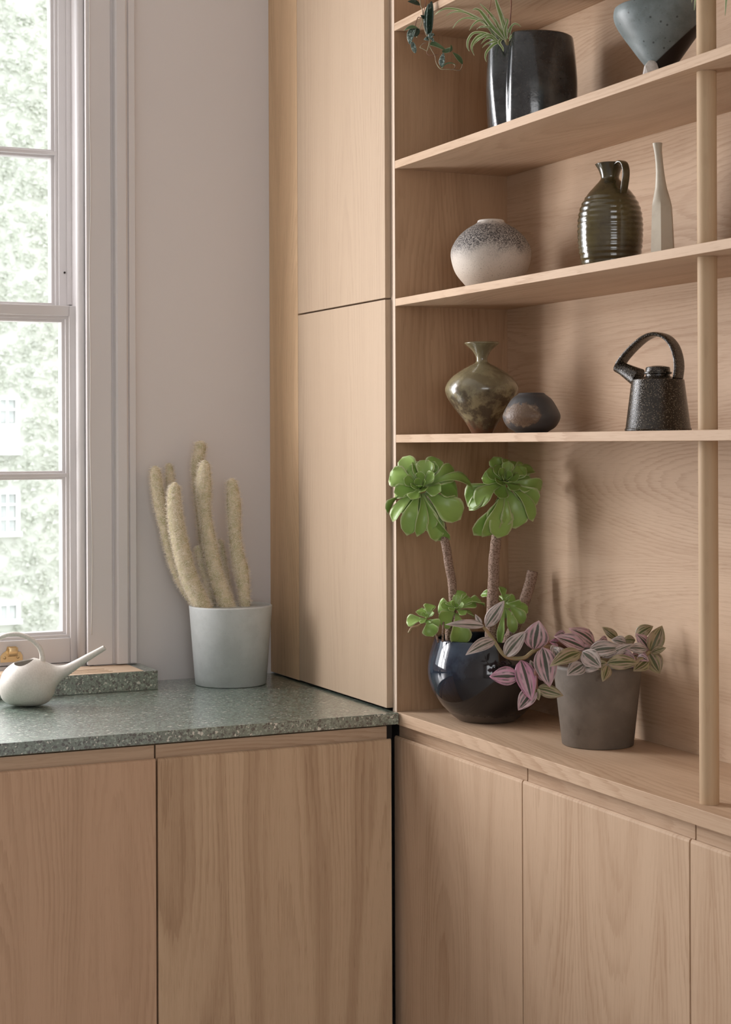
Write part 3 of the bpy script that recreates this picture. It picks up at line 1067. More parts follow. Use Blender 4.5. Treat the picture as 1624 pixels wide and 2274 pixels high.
def rosette(parent, c, n, outer, R, inner, seed, yl=1.0):
    """outer: list of (tip u, tip v, width px, bend); inner: number of spiral leaves"""
    rg = random.Random(seed)
    n = Vector(n).normalized()
    C = L_(*c)
    for (u, v, w, b, up) in outer:
        d = Vector(((u - c[0]) * s, 0, (c[1] - v) * s))
        d.y = -(n.x * d.x + n.z * d.z) / n.y * .55
        drop = rg.uniform(.10, .38)
        tip = C + d - n * (drop * d.length) + n * up * 1.6 * s
        side = d.cross(n).normalized()
        nn = (n + d.normalized() * rg.uniform(-.1, .35) + side * rg.gauss(0, .42)).normalized()
        leaf('leaf', parent, M['aeonium'], C + d * .12 - n * 5 * s, tip, w * 1.28 * s, nn, 'spat', b + rg.uniform(.08, .26), rg.uniform(.12, .55), .0022, 11, 7, rg.uniform(-.5, .5), wave=rg.uniform(-.22, .22))
    X = Vector((1, 0, 0)); X = (X - n * X.dot(n)).normalized()
    Y = n.cross(X)
    for k in range(inner):
        f = 1 - k / inner
        a = k * 2.39996 + seed
        el = .18 + (1 - f) * 1.15
        ln = R * s * (.26 + .52 * f)
        d = (X * math.cos(a) + Y * math.sin(a)) * math.cos(el) + n * math.sin(el)
        leaf('leaf', parent, M['aeonium'], C + d * ln * .08, C + d * ln, ln * .62, n * math.cos(el) - d * .0 - (X * math.cos(a) + Y * math.sin(a)) * math.sin(el), 'spat', -.18, .35, .002, 8, 5)


rosette(t1, (937, 1080, -.03), (-.22, -.86, .46), [
    (897, 1013, 34, .1, 6), (869, 1046, 40, .1, 4), (876, 1092, 46, .05, 0), (858, 1128, 40, .25, 4), (872, 1152, 26, .3, 8), (905, 1143, 34, .2, 6),
    (903, 1182, 32, .25, 4), (926, 1186, 24, .2, 10), (951, 1172, 46, .15, 0), (963, 1186, 34, .15, -4), (992, 1178, 40, .15, -8), (1018, 1140, 50, .15, 0), (1015, 1098, 52, .1, 4),
    (1046, 1072, 30, .5, 0), (1006, 1029, 36, .4, 2), (974, 1010, 34, .2, 0), (955, 1023, 36, .05, 8), (925, 1022, 36, .05, 6)], 84, 13, 1)
rosette(t2, (1124, 1068, -.01), (.12, -.84, .52), [
    (1140, 1014, 34, .1, 4), (1178, 1032, 32, .4, 2), (1213, 1066, 26, .45, 0), (1195, 1036, 26, .2, 0), (1072, 1060, 30, .1, 4), (1045, 1107, 44, .2, 0), (1062, 1122, 36, .35, 6), (1048, 1116, 24, .1, -6),
    (1060, 1162, 42, .15, -4), (1076, 1172, 34, .2, 0), (1098, 1155, 50, .1, 6), (1110, 1176, 46, .12, -4), (1150, 1158, 54, .1, 4), (1186, 1150, 24, .3, 0), (1198, 1110, 44, .15, 0), (1185, 1080, 40, .1, 4), (1102, 1034, 30, .1, 6)], 80, 13, 2)
# lower shoots
sh1 = stem('shoot', o, [L_(1001, 1440, -.055), L_(1008, 1405, -.055), L_(1012, 1365, -.05)], [2.6 * s] * 3, M['bark'], 8)
rosette(sh1, (1014, 1350, -.05), (.0, -.75, .65), [(1030, 1308, 24, .1, 0), (1045, 1322, 24, .1, 0), (1079, 1336, 30, .3, 0), (1055, 1362, 34, .1, 0), (1020, 1410, 42, .1, -6), (975, 1376, 40, .1, 8), (975, 1340, 30, .1, 0), (1003, 1330, 26, .1, 0), (1058, 1328, 24, .2, 0)], 46, 8, 3)
sh2 = stem('shoot', o, [L_(974, 1425, -.055), L_(968, 1402, -.06), L_(958, 1385, -.06)], [2.2 * s] * 3, M['bark'], 8)
rosette(sh2, (950, 1370, -.06), (-.3, -.6, .74), [(902, 1376, 22, .1, 0), (928, 1356, 24, .1, 6), (955, 1338, 22, .2, 0), (962, 1345, 18, .1, 0), (945, 1380, 26, .2, 0), (958, 1400, 30, .2, 0), (972, 1385, 24, .2, 0), (938, 1352, 20, .1, 0)], 30, 5, 4)
stem('shoot', o, [L_(984, 1424, -.06), L_(985, 1400, -.06), L_(986, 1378, -.055)], [2.4 * s] * 3, M['bark'], 8)
stem('shoot', o, [L_(945, 1378, -.06), L_(930, 1388, -.065), L_(916, 1392, -.065), L_(911, 1400, -.065), L_(908, 1404, -.065)], [2.2 * s, 2.4 * s, 2.6 * s, 3.2 * s, 2 * s], M['stem_olive'], 8)
sh3 = stem('shoot', o, [L_(1140, 1385, .01), L_(1132, 1365, .01), L_(1124, 1345, .01)], [2.2 * s] * 3, M['stem_olive'], 8)
rosette(sh3, (1122, 1336, .01), (.1, -.7, .7), [(1110, 1294, 22, .1, 0), (1130, 1316, 24, .2, 0), (1118, 1366, 34, .1, 0), (1150, 1328, 26, .1, 0), (1160, 1345, 26, .2, 0), (1070, 1316, 16, .5, 0), (1166, 1374, 24, .2, 0), (1142, 1395, 20, .2, 0), (1112, 1412, 14, .2, 0), (1176, 1352, 24, .2, 0)], 30, 5, 5)

# ------------------------------------------------------------------ inch plant in a grey-brown tapered pot
def taupe_mat():
    t = NT('taupe_clay')
    co = t.objco()
    col = t.mix(t.range(t.noise(co, 20, 5, .6), .35, .65), (0.195, 0.168, 0.14), (0.15, 0.128, 0.105))
    st = t.range(t.noise(co, 34, 3), .68, .76)
    col = t.mix(t.math('MULTIPLY', st, .5), col, (0.09, 0.07, 0.055))
    t.bump(t.noise(co, 260, 3), .12, .002)
    return t.out(col, .62, .35)
M['taupe'] = taupe_mat()
s2 = .000751
pl = thing('potted_inch_plant', 'pink and green striped trailing plant in a grey-brown tapered pot', 'plant', (1.5465, 2.4216, .8992), RZ)
pf = px([(76, 1651), (79, 1649), (97.5, 1482), (98.5, 1476)], s2, 1651)
obj('pot', lathe(bmesh.new(), vessel(pf, .007, .03, 1), 72), M['taupe'], pl)
obj('soil', lathe(bmesh.new(), [(0, .112), (.04, .113), (.0650, .111)], 36), M['soil'], pl)
def Q(x, y, d): return P3(1080 + x / 3.867, 1350 + y / 3.867, d, 1328, 1651, s2)
def c6(x, y): return ((880 + x / 4.06 - 1080) * 3.867, (1250 + y / 4.06 - 1350) * 3.867)
k = s2 / 3.867
trl = stem('stem', pl, [Q(640, 420, -.02), Q(520, 330, -.045), Q(410, 365, -.055), Q(320, 425, -.058), Q(170, 408, -.055), Q(75, 280, -.05), Q(10, 190, -.045), Q(-30, 150, -.045)],
           [5.5 * s2, 5.2 * s2, 4.6 * s2, 4.4 * s2, 4 * s2, 4 * s2, 3.6 * s2, 2.6 * s2], M['stem_olive'], 10)
tr2 = stem('stem', pl, [Q(620, 400, -.04), Q(520, 360, -.065), Q(440, 500, -.08), Q(430, 640, -.08), Q(432, 690, -.08)], [4.6 * s2] * 5, M['stem_red'], 10)
tr3 = stem('stem', pl, [Q(700, 470, -.04), Q(780, 400, -.075), Q(815, 385, -.08), Q(900, 470, -.08), Q(1000, 520, -.078)], [4 * s2] * 5, M['stem_olive'], 10)
tr4 = stem('stem', pl, [Q(1050, 430, -.03), Q(1200, 420, -.055), Q(1320, 430, -.06), Q(1410, 375, -.06)], [4.5 * s2] * 4, M['stem_olive'], 10)
tr5 = stem('stem', pl, [Q(900, 480, .02), Q(800, 400, .0), Q(620, 300, -.02), Q(520, 295, -.03)], [4.5 * s2] * 4, M['stem_red'], 10)
O, P_, K, H = 'trad_olive', 'trad_pale', 'trad_pink', 'trad_hot'
LV = [  # stem, base xy, tip xy, width, material, depth base, depth tip, bend, fold
    (trl, 285, 585, 45, 582, 138, H, -.075, -.075, .1, .1), (trl, 300, 440, 388, 772, 150, H, -.062, -.095, .15, .15),
    (trl, 410, 352, 455, 116, 185, K, -.058, -.062, .12, .25), (trl, 165, 412, 335, 205, 120, P_, -.056, -.06, .1, .3),
    (trl, *c6(895, 690), *c6(645, 815), 100, P_, -.05, -.075, .15, .3), (trl, *c6(812, 570), *c6(972, 345), 105, P_, -.048, -.055, .15, .4),
    (trl, *c6(800, 560), *c6(468, 548), 70, P_, -.048, -.07, .2, .3), (trl, *c6(775, 548), *c6(722, 460), 40, P_, -.046, -.046, .1, .3),
    (tr2, 490, 330, 545, 655, 165, K, -.07, -.088, .15, .1), (tr2, 432, 690, 285, 862, 125, K, -.08, -.085, .15, .25),
    (tr2, 436, 680, 652, 745, 100, O, -.08, -.085, .1, .25), (tr2, 430, 680, 455, 782, 60, O, -.08, -.09, .1, .3),
    (tr2, 440, 560, 545, 600, 70, K, -.072, -.07, .1, .3), (tr2, 440, 590, 385, 450, 70, P_, -.07, -.06, .1, .3), (tr2, 500, 400, 640, 350, 90, P_, -.05, -.04, .1, .3),
    (tr3, 815, 375, 565, 490, 120, O, -.082, -.105, .2, .2), (tr3, 830, 370, 982, 500, 135, P_, -.082, -.098, .15, .2),
    (tr5, 850, 345, 608, 248, 125, K, -.045, -.05, .15, .3), (tr5, 935, 320, 725, 180, 130, K, -.01, -.03, .35, .4),
    (tr3, 842, 480, 705, 570, 125, P_, -.084, -.098, .1, .15), (tr3, 838, 515, 965, 520, 75, P_, -.085, -.095, .3, .2),
    (tr3, 880, 370, 1155, 345, 120, P_, -.065, -.07, .25, .3), (tr4, 1000, 425, 1265, 312, 75, P_, -.075, -.07, .15, .4),
    (tr5, 1135, 262, 1005, 165, 70, O, .0, .0, .25, .4), (tr4, 1040, 470, 1295, 470, 115, O, -.085, -.092, .2, .3), (tr3, 1050, 490, 1005, 622, 80, O, -.09, -.11, .25, .35),
    (tr4, 1400, 440, 1275, 535, 110, O, -.07, -.085, .15, .2), (tr4, 1402, 375, 1490, 552, 135, O, -.06, -.07, .1, .2), (tr4, 1412, 372, 1510, 163, 125, O, -.06, -.055, .1, .25),
    (tr4, 1420, 382, 1542, 343, 60, O, -.062, -.07, .2, .3), (tr4, 1285, 245, 1430, 160, 95, O, -.04, -.04, .35, .3), (tr4, 1410, 368, 1295, 225, 100, K, -.05, -.055, .2, .4),
    (tr5, 1285, 275, 1175, 275, 75, O, -.03, -.03, .2, .4), (tr5, 1205, 300, 1085, 272, 80, P_, -.045, -.045, .35, .3), (tr4, 1385, 355, 1220, 345, 85, P_, -.06, -.065, .3, .3),
    (tr5, 620, 300, 548, 285, 70, H, -.02, -.03, .2, .5), (tr5, 690, 235, 590, 240, 70, K, -.01, -.015, .3, .5), (tr5, 620, 330, 590, 430, 100, P_, -.045, -.07, .2, .3),
    (tr2, 560, 350, 640, 440, 100, P_, -.055, -.07, .2, .3), (tr3, 700, 430, 780, 470, 90, P_, -.06, -.075, .2, .3), (tr4, 1150, 400, 1280, 440, 100, K, -.07, -.08, .2, .3),
    (tr4, 1230, 400, 1100, 420, 95, P_, -.068, -.078, .25, .3), (tr5, 900, 215, 840, 200, 50, P_, .02, .02, .2, .4), (tr5, 1050, 290, 960, 300, 80, K, -.01, -.02, .3, .4),
    (tr4, 1300, 420, 1395, 455, 80, K, -.062, -.075, .25, .3), (tr3, 930, 500, 1040, 470, 80, O, -.08, -.088, .25, .3), (tr5, 760, 300, 860, 260, 90, K, -.02, -.02, .3, .4)]
rl = random.Random(11)
for i in range(26):
    bx, by = rl.uniform(640, 1330), rl.uniform(330, 440)
    a = rl.uniform(0, 2 * PI)
    ln = rl.uniform(110, 190)
    dd = rl.uniform(-.055, .0)
    LV.append(((tr3, tr4, tr5)[i % 3], bx, by, bx + ln * math.cos(a), by - abs(ln * math.sin(a)) * rl.uniform(-.35, .55), rl.uniform(70, 115), (O, P_, K, K)[i % 4], dd, dd - rl.uniform(-.02, .02), .25, .35))
rl = random.Random(5)
for st, bx, by, tx, ty, w, mk, d0, d1, bd, fo in LV:
    b, tp = Q(bx, by, d0), Q(tx, ty, d1)
    tp = b + (tp - b) * 1.06
    leaf('leaf', st, M[mk], b, tp, w * k * 1.18, (rl.uniform(-.25, .25) - .1, -1, .35 + rl.uniform(-.1, .2)), 'ovate', bd, .12, .0009, 11, 9, rl.uniform(-.3, .3), fold=-fo * .5 if rl.random() < .5 else fo)

# ------------------------------------------------------------------ woolly column cactus in a pale grey pot
s = .000944
U0, V0 = 513, 1518
cac = thing('potted_cactus', 'woolly columnar cactus in a pale grey tapered pot', 'plant', (1.2467, 3.3675, .9002), RZ)
pf = px([(76, 1518), (79, 1516.5), (92, 1347), (92.3, 1345)], s, V0)
obj('pot', lathe(bmesh.new(), vessel(pf, .0055, .02, 1), 80), M['grey_pot'], cac)
obj('soil', lathe(bmesh.new(), [(0, .139), (.04, .140), (.0772, .138)], 40), M['soil'], cac)


def wool_mat():
    t = NT('cactus_wool')
    rn = t.n('ShaderNodeTexCoord').outputs['UV']
    c = t.mix(t.xyz(rn)[0], (0.80, 0.71, 0.58), (0.94, 0.89, 0.81))
    t.out(c, .7, .2)
    tr = t.n('ShaderNodeBsdfTranslucent')
    t.put(tr.inputs['Color'], c)
    mx = t.n('ShaderNodeMixShader')
    mx.inputs[0].default_value = .35
    t.t.links.new(t.bsdf.outputs[0], mx.inputs[1])
    t.t.links.new(tr.outputs[0], mx.inputs[2])
    t.t.links.new(mx.outputs[0], t.t.nodes['Material Output'].inputs['Surface'])
    return t.m
M['wool'] = wool_mat()
M['cactus_skin'] = glaze('cactus_skin', (0.66, 0.57, 0.40), (0.50, 0.45, 0.27), 60, .8, bump=.4)
CACT = [
    ([(172, 318), (172, 345), (178, 420), (205, 620), (240, 800), (310, 1100), (370, 1280), (445, 1420), (545, 1535)], [9, 40, 56, 58, 50, 46, 38, 34, 34], .010),
    ([(275, 298), (277, 320), (286, 430), (305, 560), (335, 760), (385, 1000), (440, 1300), (490, 1530)], [6, 30, 42, 42, 40, 38, 36, 34], .035),
    ([(357, 455), (352, 490), (346, 560), (352, 700), (372, 850), (412, 1050), (468, 1250), (545, 1420), (600, 1535)], [10, 45, 62, 72, 76, 82, 84, 84, 82], -.022),
    ([(545, 108), (543, 135), (535, 215), (508, 330), (515, 500), (535, 700), (560, 950), (590, 1250), (610, 1530)], [12, 50, 56, 50, 44, 40, 38, 38, 38], .040),
    ([(600, 270), (596, 310), (588, 420), (590, 560), (600, 720), (625, 900), (655, 1080), (695, 1260), (748, 1420), (790, 1535)], [10, 46, 68, 70, 56, 62, 72, 76, 82, 82], -.004),
    ([(820, 423), (820, 455), (826, 520), (836, 650), (840, 800), (850, 950), (872, 1100), (893, 1200), (915, 1350), (930, 1530)], [10, 42, 56, 68, 62, 58, 66, 72, 58, 48], .005),
    ([(525, 993), (530, 1015), (545, 1080), (580, 1200), (620, 1350), (655, 1530)], [10, 34, 44, 42, 40, 40], .015),
    ([(705, 945), (710, 970), (725, 1060), (745, 1180), (770, 1340), (790, 1530)], [8, 30, 34, 34, 34, 34], .030)]
for ci, (pts, rad, dy) in enumerate(CACT):
    P = [((300 + x / 3.79 - U0) * s, dy, (V0 - 950 - y / 3.79) * s, r / 3.79 * s * .89) for (x, y), r in zip(pts, rad)]
    zt = .128
    P = [p for p in P if p[2] > zt - .03]
    P = smooth_path(P, 8)
    bm = bmesh.new()
    sweep(bm, [p[:3] for p in P], [p[3] * .94 for p in P], n=28, ripple=lambda i, a: 1 + .05 * math.cos(a * 14))
    st = obj('stem', bm, M['cactus_skin'], cac)
    # woolly spines as thin blades
    rg = random.Random(100 + ci)
    T = frames([p[:3] for p in P])
    cum = [0]
    for a, b in zip(P, P[1:]): cum.append(cum[-1] + (Vector(b[:3]) - Vector(a[:3])).length * (a[3] + .004))
    V, F, UVs = [], [], []
    N = int(6000 * min(1.0, cum[-1] / .0085)) + 1300
    idx = 0
    for _ in range(N):
        q = rg.random() * cum[-1]
        lo, hi = 0, len(cum) - 1
        while hi - lo > 1:
            mid = (lo + hi) // 2
            if cum[mid] <= q: lo = mid
            else: hi = mid
        f = rg.random()
        p = Vector(P[lo][:3]).lerp(Vector(P[hi][:3]), f)
        r = P[lo][3] * (1 - f) + P[hi][3] * f
        tt = T[lo]
        u = tt.orthogonal().normalized(); w = tt.cross(u)
        a = (round(rg.random() * 14) / 14) * 2 * PI + rg.gauss(0, .10)
        nrm = u * math.cos(a) + w * math.sin(a)
        side = tt.cross(nrm)
        top = lo < 10
        d = (nrm * rg.uniform(.25, 1.0) + tt * rg.uniform(-.5, 1.0) * (-.2 if top else 1) + side * rg.gauss(0, .75)).normalized()
        ln = rg.uniform(.005, .0125) * (1.0 if r > .008 else .75)
        b0 = p + nrm * r * .93
        sd = d.cross(nrm + Vector((.3, -.5, .1)))
        if sd.length < 1e-5: continue
        sd = sd.normalized() * .00024
        mid = b0 + d * ln * .55
        end = b0 + d * ln + tt * (-.0018 if not top else 0) - nrm * .0010
        V += [tuple(b0 + sd), tuple(b0 - sd), tuple(mid - sd), tuple(mid + sd), tuple(end)]
        F += [(idx, idx + 1, idx + 2, idx + 3), (idx + 3, idx + 2, idx + 4)]
        c = rg.random() if not (lo < 7) else 1.3
        UVs += [(c, c)] * 5
        idx += 5
    sp = raw('spines', V, F, M['wool'], st, False, UVs)
    sp['kind'] = 'stuff'

# ------------------------------------------------------------------ watering can
M['can'] = glaze('matt_stone_plastic', (0.71, 0.665, 0.605), (0.655, 0.61, 0.55), 300, .45, bump=.12, bscale=900)
s = .000865
U0, V0 = 62, 1568
can = thing('watering_can', 'matt off-white watering can with long spout and arched handle', 'watering can', (.7886, 3.2508, .9002), RZ)
V0 = 1574.5
SEC = [((.2, 1530), (.2, 1531), 1), ((2.5, 1511), (2, 1549), 17), ((11, 1494), (9, 1562), 33), ((28, 1480), (24, 1571), 47), ((48, 1470.5), (44, 1574.3), 55), ((70, 1467.5), (70, 1574.5), 56),
       ((90, 1472), (92, 1572.5), 50), ((104, 1477.5), (108, 1565), 41), ((118, 1483), (117.5, 1552), 31), ((130, 1485), (123, 1537), 24), ((145, 1483), (135, 1520), 18), ((160, 1476.5), (157, 1504), 13.5),
       ((176, 1468.5), (174, 1491.5), 11.2), ((192, 1460), (190.5, 1480), 9.6), ((212, 1450), (214, 1464.5), 7.6), ((230, 1440.6), (237, 1450), 5.6)]
rows = smooth_path([(a[0], a[1], b[0], b[1], d) for a, b, d in SEC], 5)
bm = bmesh.new()
rings = []
for a0, a1, b0, b1, d in rows:
    A = Vector(((a0 - U0) * s, 0, (V0 - a1) * s)); Bv = Vector(((b0 - U0) * s, 0, (V0 - b1) * s))
    c = (A + Bv) / 2; h = (A - Bv) / 2
    ring = []
    for k2 in range(40):
        a = 2 * PI * k2 / 40
        p = c + h * math.cos(a) + Vector((0, 1, 0)) * (d * s * math.sin(a))
        p.z = max(p.z, 0)
        ring.append(bm.verts.new(p))
    rings.append(ring)
for A, C in zip(rings, rings[1:]):
    for k2 in range(40): bm.faces.new((A[k2], A[(k2 + 1) % 40], C[(k2 + 1) % 40], C[k2]))
bm.faces.new(rings[0])
body = obj('body', bm, M['can'], can)
sol = body.modifiers.new('wall', 'SOLIDIFY'); sol.thickness = .0022; sol.offset = -1
cut = bmesh.new()
lathe(cut, [(0, -.02), (1, -.02), (1, .05), (0, .05)], 48)
for v in cut.verts: v.co = Vector((v.co.x * 22.5 * s + (56.5 - U0) * s - v.co.z * .15, v.co.y * 30 * s - 6 * s, v.co.z + (V0 - 1481) * s))
cutter = obj('cutter', cut, None, can, False)
bo = body.modifiers.new('mouth', 'BOOLEAN'); bo.object = cutter; bo.operation = 'DIFFERENCE'; bo.solver = 'EXACT'
bpy.context.view_layer.update()
nm = bpy.data.meshes.new_from_object(body.evaluated_get(bpy.context.evaluated_depsgraph_get()))
body.modifiers.clear()
body.data = nm
for p in nm.polygons: p.use_smooth = True
try: nm.set_sharp_from_angle(angle=math.radians(50))
except Exception: pass
bpy.data.objects.remove(cutter)
hp = [(-26, 1506), (-30, 1470), (-18, 1438), (6, 1420), (32, 1414.5), (52, 1418), (69, 1426), (82, 1437), (90, 1448), (94, 1462), (94.5, 1479)]
stem('handle', can, [((u - U0) * s, 0, (V0 - v) * s) for u, v in hp], [4.6 * s, 4.8 * s, 5 * s, 5 * s, 5 * s, 5.1 * s, 5.3 * s, 5.5 * s, 5.7 * s, 6 * s, 7 * s], M['can'], 18)

# ------------------------------------------------------------------ dark glazed planter with spider plant
def planter_mat():
    t = NT('dark_lustre_glaze')
    co = t.objco()
    f = t.range(t.noise(co, 12, 5, .65), .40, .62)
    col = t.mix(f, (0.018, 0.020, 0.022), (0.048, 0.055, 0.056))
    g = t.range(t.noise(co, 300, 3, .7), .58, .70)
    col = t.mix(t.math('MULTIPLY', g, .4), col, (0.12, 0.10, 0.07))
    t.bump(t.noise(co, 160, 4, .65), .10, .002)
    t.put(t.bsdf.inputs['Coat Weight'], .5)
    return t.out(col, .14, .55)
M['lustre'] = planter_mat()
s = .000779
spl = thing('potted_spider_plant', 'spider plant in a glossy black planter with a pinched fold', 'plant', (1.505, 2.5604, SH[2][1]), RZ)
base = 307
pf = px([(90, 307), (94, 304), (98, 270), (101, 220), (101, 185), (98, 140), (94, 100), (92.5, 92)], s, base)


def pinch(a, z):
    d1 = (a - math.radians(226) + PI) % (2 * PI) - PI
    d2 = (a - math.radians(200) + PI) % (2 * PI) - PI
    h = max(0, min(1, z / .16))
    return 1 - (.16 * h + .05) * math.exp(-(d1 / .17) ** 2) + .035 * math.exp(-(d2 / .2) ** 2) * h + .012 * math.sin(3 * a + z * 20)


bm = lathe(bmesh.new(), vessel(pf, .006, .05), 120, ripple=pinch)
obj('pot', bm, M['lustre'], spl)
obj('soil', lathe(bmesh.new(), [(0, .148), (.05, .148), (.058, .146)], 32), M['soil'], spl)


def spi(t, u, v):
    q = t.math('ABSOLUTE', t.math('SUBTRACT', t.math('MULTIPLY', u, 2), 1))
    return t.mix(t.range(q, .45, .70), (0.26, 0.38, 0.13), (0.80, 0.82, 0.62))
M['spider'] = leafmat('spider_leaf', spi, .4, .25)


def blade(name, parent, m, pts, w, normal=(0, -1, .4), n=7):
    """a long narrow channelled leaf along a path"""
    P = smooth_path(pts, n)
    T = frames(P)
    V, F, UVs = [], [], []
    N = Vector(normal).normalized()
    L2 = len(P)
    for i, (p, t) in enumerate(zip(P, T)):
        f = i / (L2 - 1)
        ww = w / 2 * min(1, .55 + f * 2.2) * (1 - f ** 2.4) + .00022
        x = t.cross(N)
        x = x.normalized() if x.length > 1e-4 else Vector((1, 0, 0))
        nn = x.cross(t)
        p = Vector(p)
        for j, q in enumerate((-1, -.5, 0, .5, 1)):
            V.append(tuple(p + x * ww * q + nn * ww * .35 * abs(q) + nn * .00035)); UVs.append(((q + 1) / 2, f))
        for j, q in enumerate((1, -1)):
            V.append(tuple(p + x * ww * q * .9 + nn * ww * .30 - nn * .0001)); UVs.append(((q + 1) / 2, f))
    for i in range(L2 - 1):
        a, b = i * 7, (i + 1) * 7
        for j in range(6): F.append((a + j, a + j + 1, b + j + 1, b + j))
        F.append((a + 6, a, b, b + 6))
    F.append(tuple(range(7))); F.append(tuple((L2 - 1) * 7 + j for j in range(6, -1, -1)))
    return raw(name, V, F, m, parent, True, UVs)


U0, V0 = 1175, base
def R_(x, y, d): return P3(860 + x / 3.69, y / 3.69, d, 1175, 307, .000779)
c = (960, 340)
SPB = [  # crop coordinates of each leaf
    [(960, 330), (800, 200), (600, 100), (480, 78), (420, 95), (372, 130)], [(940, 330), (780, 200), (640, 120), (560, 105), (505, 115), (465, 138)],
    [(930, 330), (790, 210), (700, 165), (620, 160), (560, 190), (520, 240)], [(950, 320), (900, 240), (830, 130), (740, 35)], [(970, 320), (930, 180), (890, 60), (860, -40)],
    [(940, 330), (850, 240), (760, 120), (715, 85), (682, 90)], [(920, 340), (840, 260), (760, 180), (700, 200), (655, 258)], [(900, 350), (800, 290), (700, 280), (650, 330), (640, 390), (655, 428)],
    [(900, 350), (800, 300), (730, 310), (685, 360), (675, 410), (695, 462)], [(900, 360), (830, 300), (770, 310), (700, 360), (690, 385)], [(890, 350), (860, 350), (800, 370), (760, 402)],
    [(900, 360), (860, 370), (800, 430), (785, 480), (795, 515)], [(920, 330), (900, 360), (925, 400), (935, 432)], [(970, 330), (990, 250), (1030, 205), (1080, 228)], [(980, 345), (1010, 300), (1070, 275), (1125, 288)],
    [(960, 330), (950, 260), (970, 180), (945, 160)], [(880, 340), (810, 240), (750, 230), (718, 250)], [(910, 330), (850, 250), (800, 230), (720, 240)], [(980, 330), (960, 260), (930, 170), (925, 120)],
    [(985, 340), (1010, 330), (1030, 345), (1032, 360)], [(880, 345), (830, 320), (790, 330), (750, 370)], [(950, 330), (900, 250), (870, 180), (830, 140)]]
crown = stem('crown', spl, [R_(975, 400, -.035), R_(968, 360, -.04), R_(955, 330, -.045)], [.006, .005, .003], M['stem_olive'], 10)
rl = random.Random(3)
for i, pts in enumerate(SPB):
    n = len(pts)
    blade('leaf', crown, M['spider'], [R_(x, y, -.045 - .018 * (j / (n - 1)) * rl.uniform(.4, 1.6)) for j, (x, y) in enumerate(pts)], rl.uniform(24, 32) / 3.69 * s if i not in (3, 4, 5) else 46 / 3.69 * s,
          (rl.uniform(-.3, .3), -1, rl.uniform(.2, .8)))
stem('runner', spl, [R_(975, 350, -.045), R_(985, 250, -.05), R_(995, 130, -.05), R_(1000, 40, -.048), R_(992, -60, -.045)], [1.4 * s] * 5, M['stem_red'], 8)
stem('runner', spl, [R_(900, 340, -.035), R_(850, 250, -.03), R_(815, 150, -.02), R_(828, 60, -.02), R_(845, -40, -.02)], [.7 * s] * 5, M['stem_red'], 6)

# ------------------------------------------------------------------ silvery trailing plant hanging from the top shelf
def silv(t, u, v):
    co = t.objco()
    q = t.math('ABSOLUTE', t.math('SUBTRACT', t.math('MULTIPLY', u, 2), 1))
    f = t.range(t.noise(co, 260, 3, .6, 1.0), .46, .60)
    col = t.mix(f, (0.05, 0.085, 0.065), (0.34, 0.43, 0.40))
    col = t.mix(t.range(q, .16, .06), col, (0.04, 0.065, 0.045))
    return t.mix(t.range(q, .88, .97), col, (0.42, 0.48, 0.40))
M['silver'] = leafmat('silvery_leaf', silv, .4, .12)
M['darkleaf'] = leafmat('dark_green_leaf', lambda t, u, v: t.mix(t.range(t.noise(t.objco(), 200, 3), .60, .72), (0.022, 0.045, 0.028), (0.14, 0.17, 0.15)), .35, .1)
M['underleaf'] = leafmat('green_leaf_underside', lambda t, u, v: t.mix(t.range(t.math('ABSOLUTE', t.math('SUBTRACT', u, .5)), .38, .47), (0.11, 0.19, 0.085), (0.36, 0.41, 0.27)), .45, .25)
M['vine'] = glaze('pale_vine', (0.36, 0.33, 0.20), (0.25, 0.17, 0.11), 40, .5)
s = .000804
vine = thing('trailing_plant', 'silvery leaved vine hanging from the top shelf beside the tall cupboard', 'plant', (1.358, 2.730, 2.1884), RZ)
wv = .00082 * 3793
def G(x, y, d):
    p = P3(880 + x / 9.553, y / 9.553, d, 914, 987, .000804)
    p.z += 1.40 - 2.1884
    return p
v1 = stem('stem', vine, [(.105, .05, .080), (.085, .03, .115), (.03, .0, .108), G(508, -620, .0), G(512, -260, 0), G(518, 80, 0), G(560, 220, 0), G(575, 380, 0), G(590, 560, 0), G(640, 740, 0), G(715, 850, 0), G(690, 980, 0), G(655, 1100, 0)], [7 / 9.553 * s * 1.5] * 13, M['vine'], 8)
stem('stem', vine, [(.11, .05, .08), (.09, .03, .108), (.04, .0, .098), G(636, -500, .01), G(640, -100, .01), G(620, 120, .01), G(590, 260, .01), G(575, 390, 0)], [9 / 9.553 * s] * 8, M['stem_red'], 8)
stem('stem', vine, [G(575, 390, 0), G(540, 500, 0), G(480, 660, 0), G(440, 800, -.004)], [9 / 9.553 * s, 9 / 9.553 * s, 8 / 9.553 * s, 12 / 9.553 * s], M['vine'], 8)
stem('stem', vine, [G(560, 390, 0), G(470, 380, 0), G(430, 480, 0), G(400, 610, 0)], [8 / 9.553 * s] * 4, M['stem_red'], 8)
stem('stem', vine, [G(640, 920, 0), G(580, 930, 0), G(510, 1010, 0), G(560, 1040, 0), G(650, 1090, 0)], [8 / 9.553 * s] * 5, M['vine'], 8)
v2 = stem('stem', vine, [G(715, 850, 0), G(700, 960, 0), G(760, 1080, 0), G(825, 1200, 0), G(850, 1340, 0), G(940, 1470, 0), G(1080, 1480, 0), G(1200, 1485, 0), G(1340, 1505, 0), G(1390, 1440, 0), G(1410, 1370, 0)], [8 / 9.553 * s * 1.15] * 11, M['vine'], 8)
stem('stem', vine, [G(1170, 1500, 0), G(1240, 1450, 0), G(1250, 1400, 0), G(1215, 1370, .002)], [8 / 9.553 * s] * 4, M['vine'], 8)
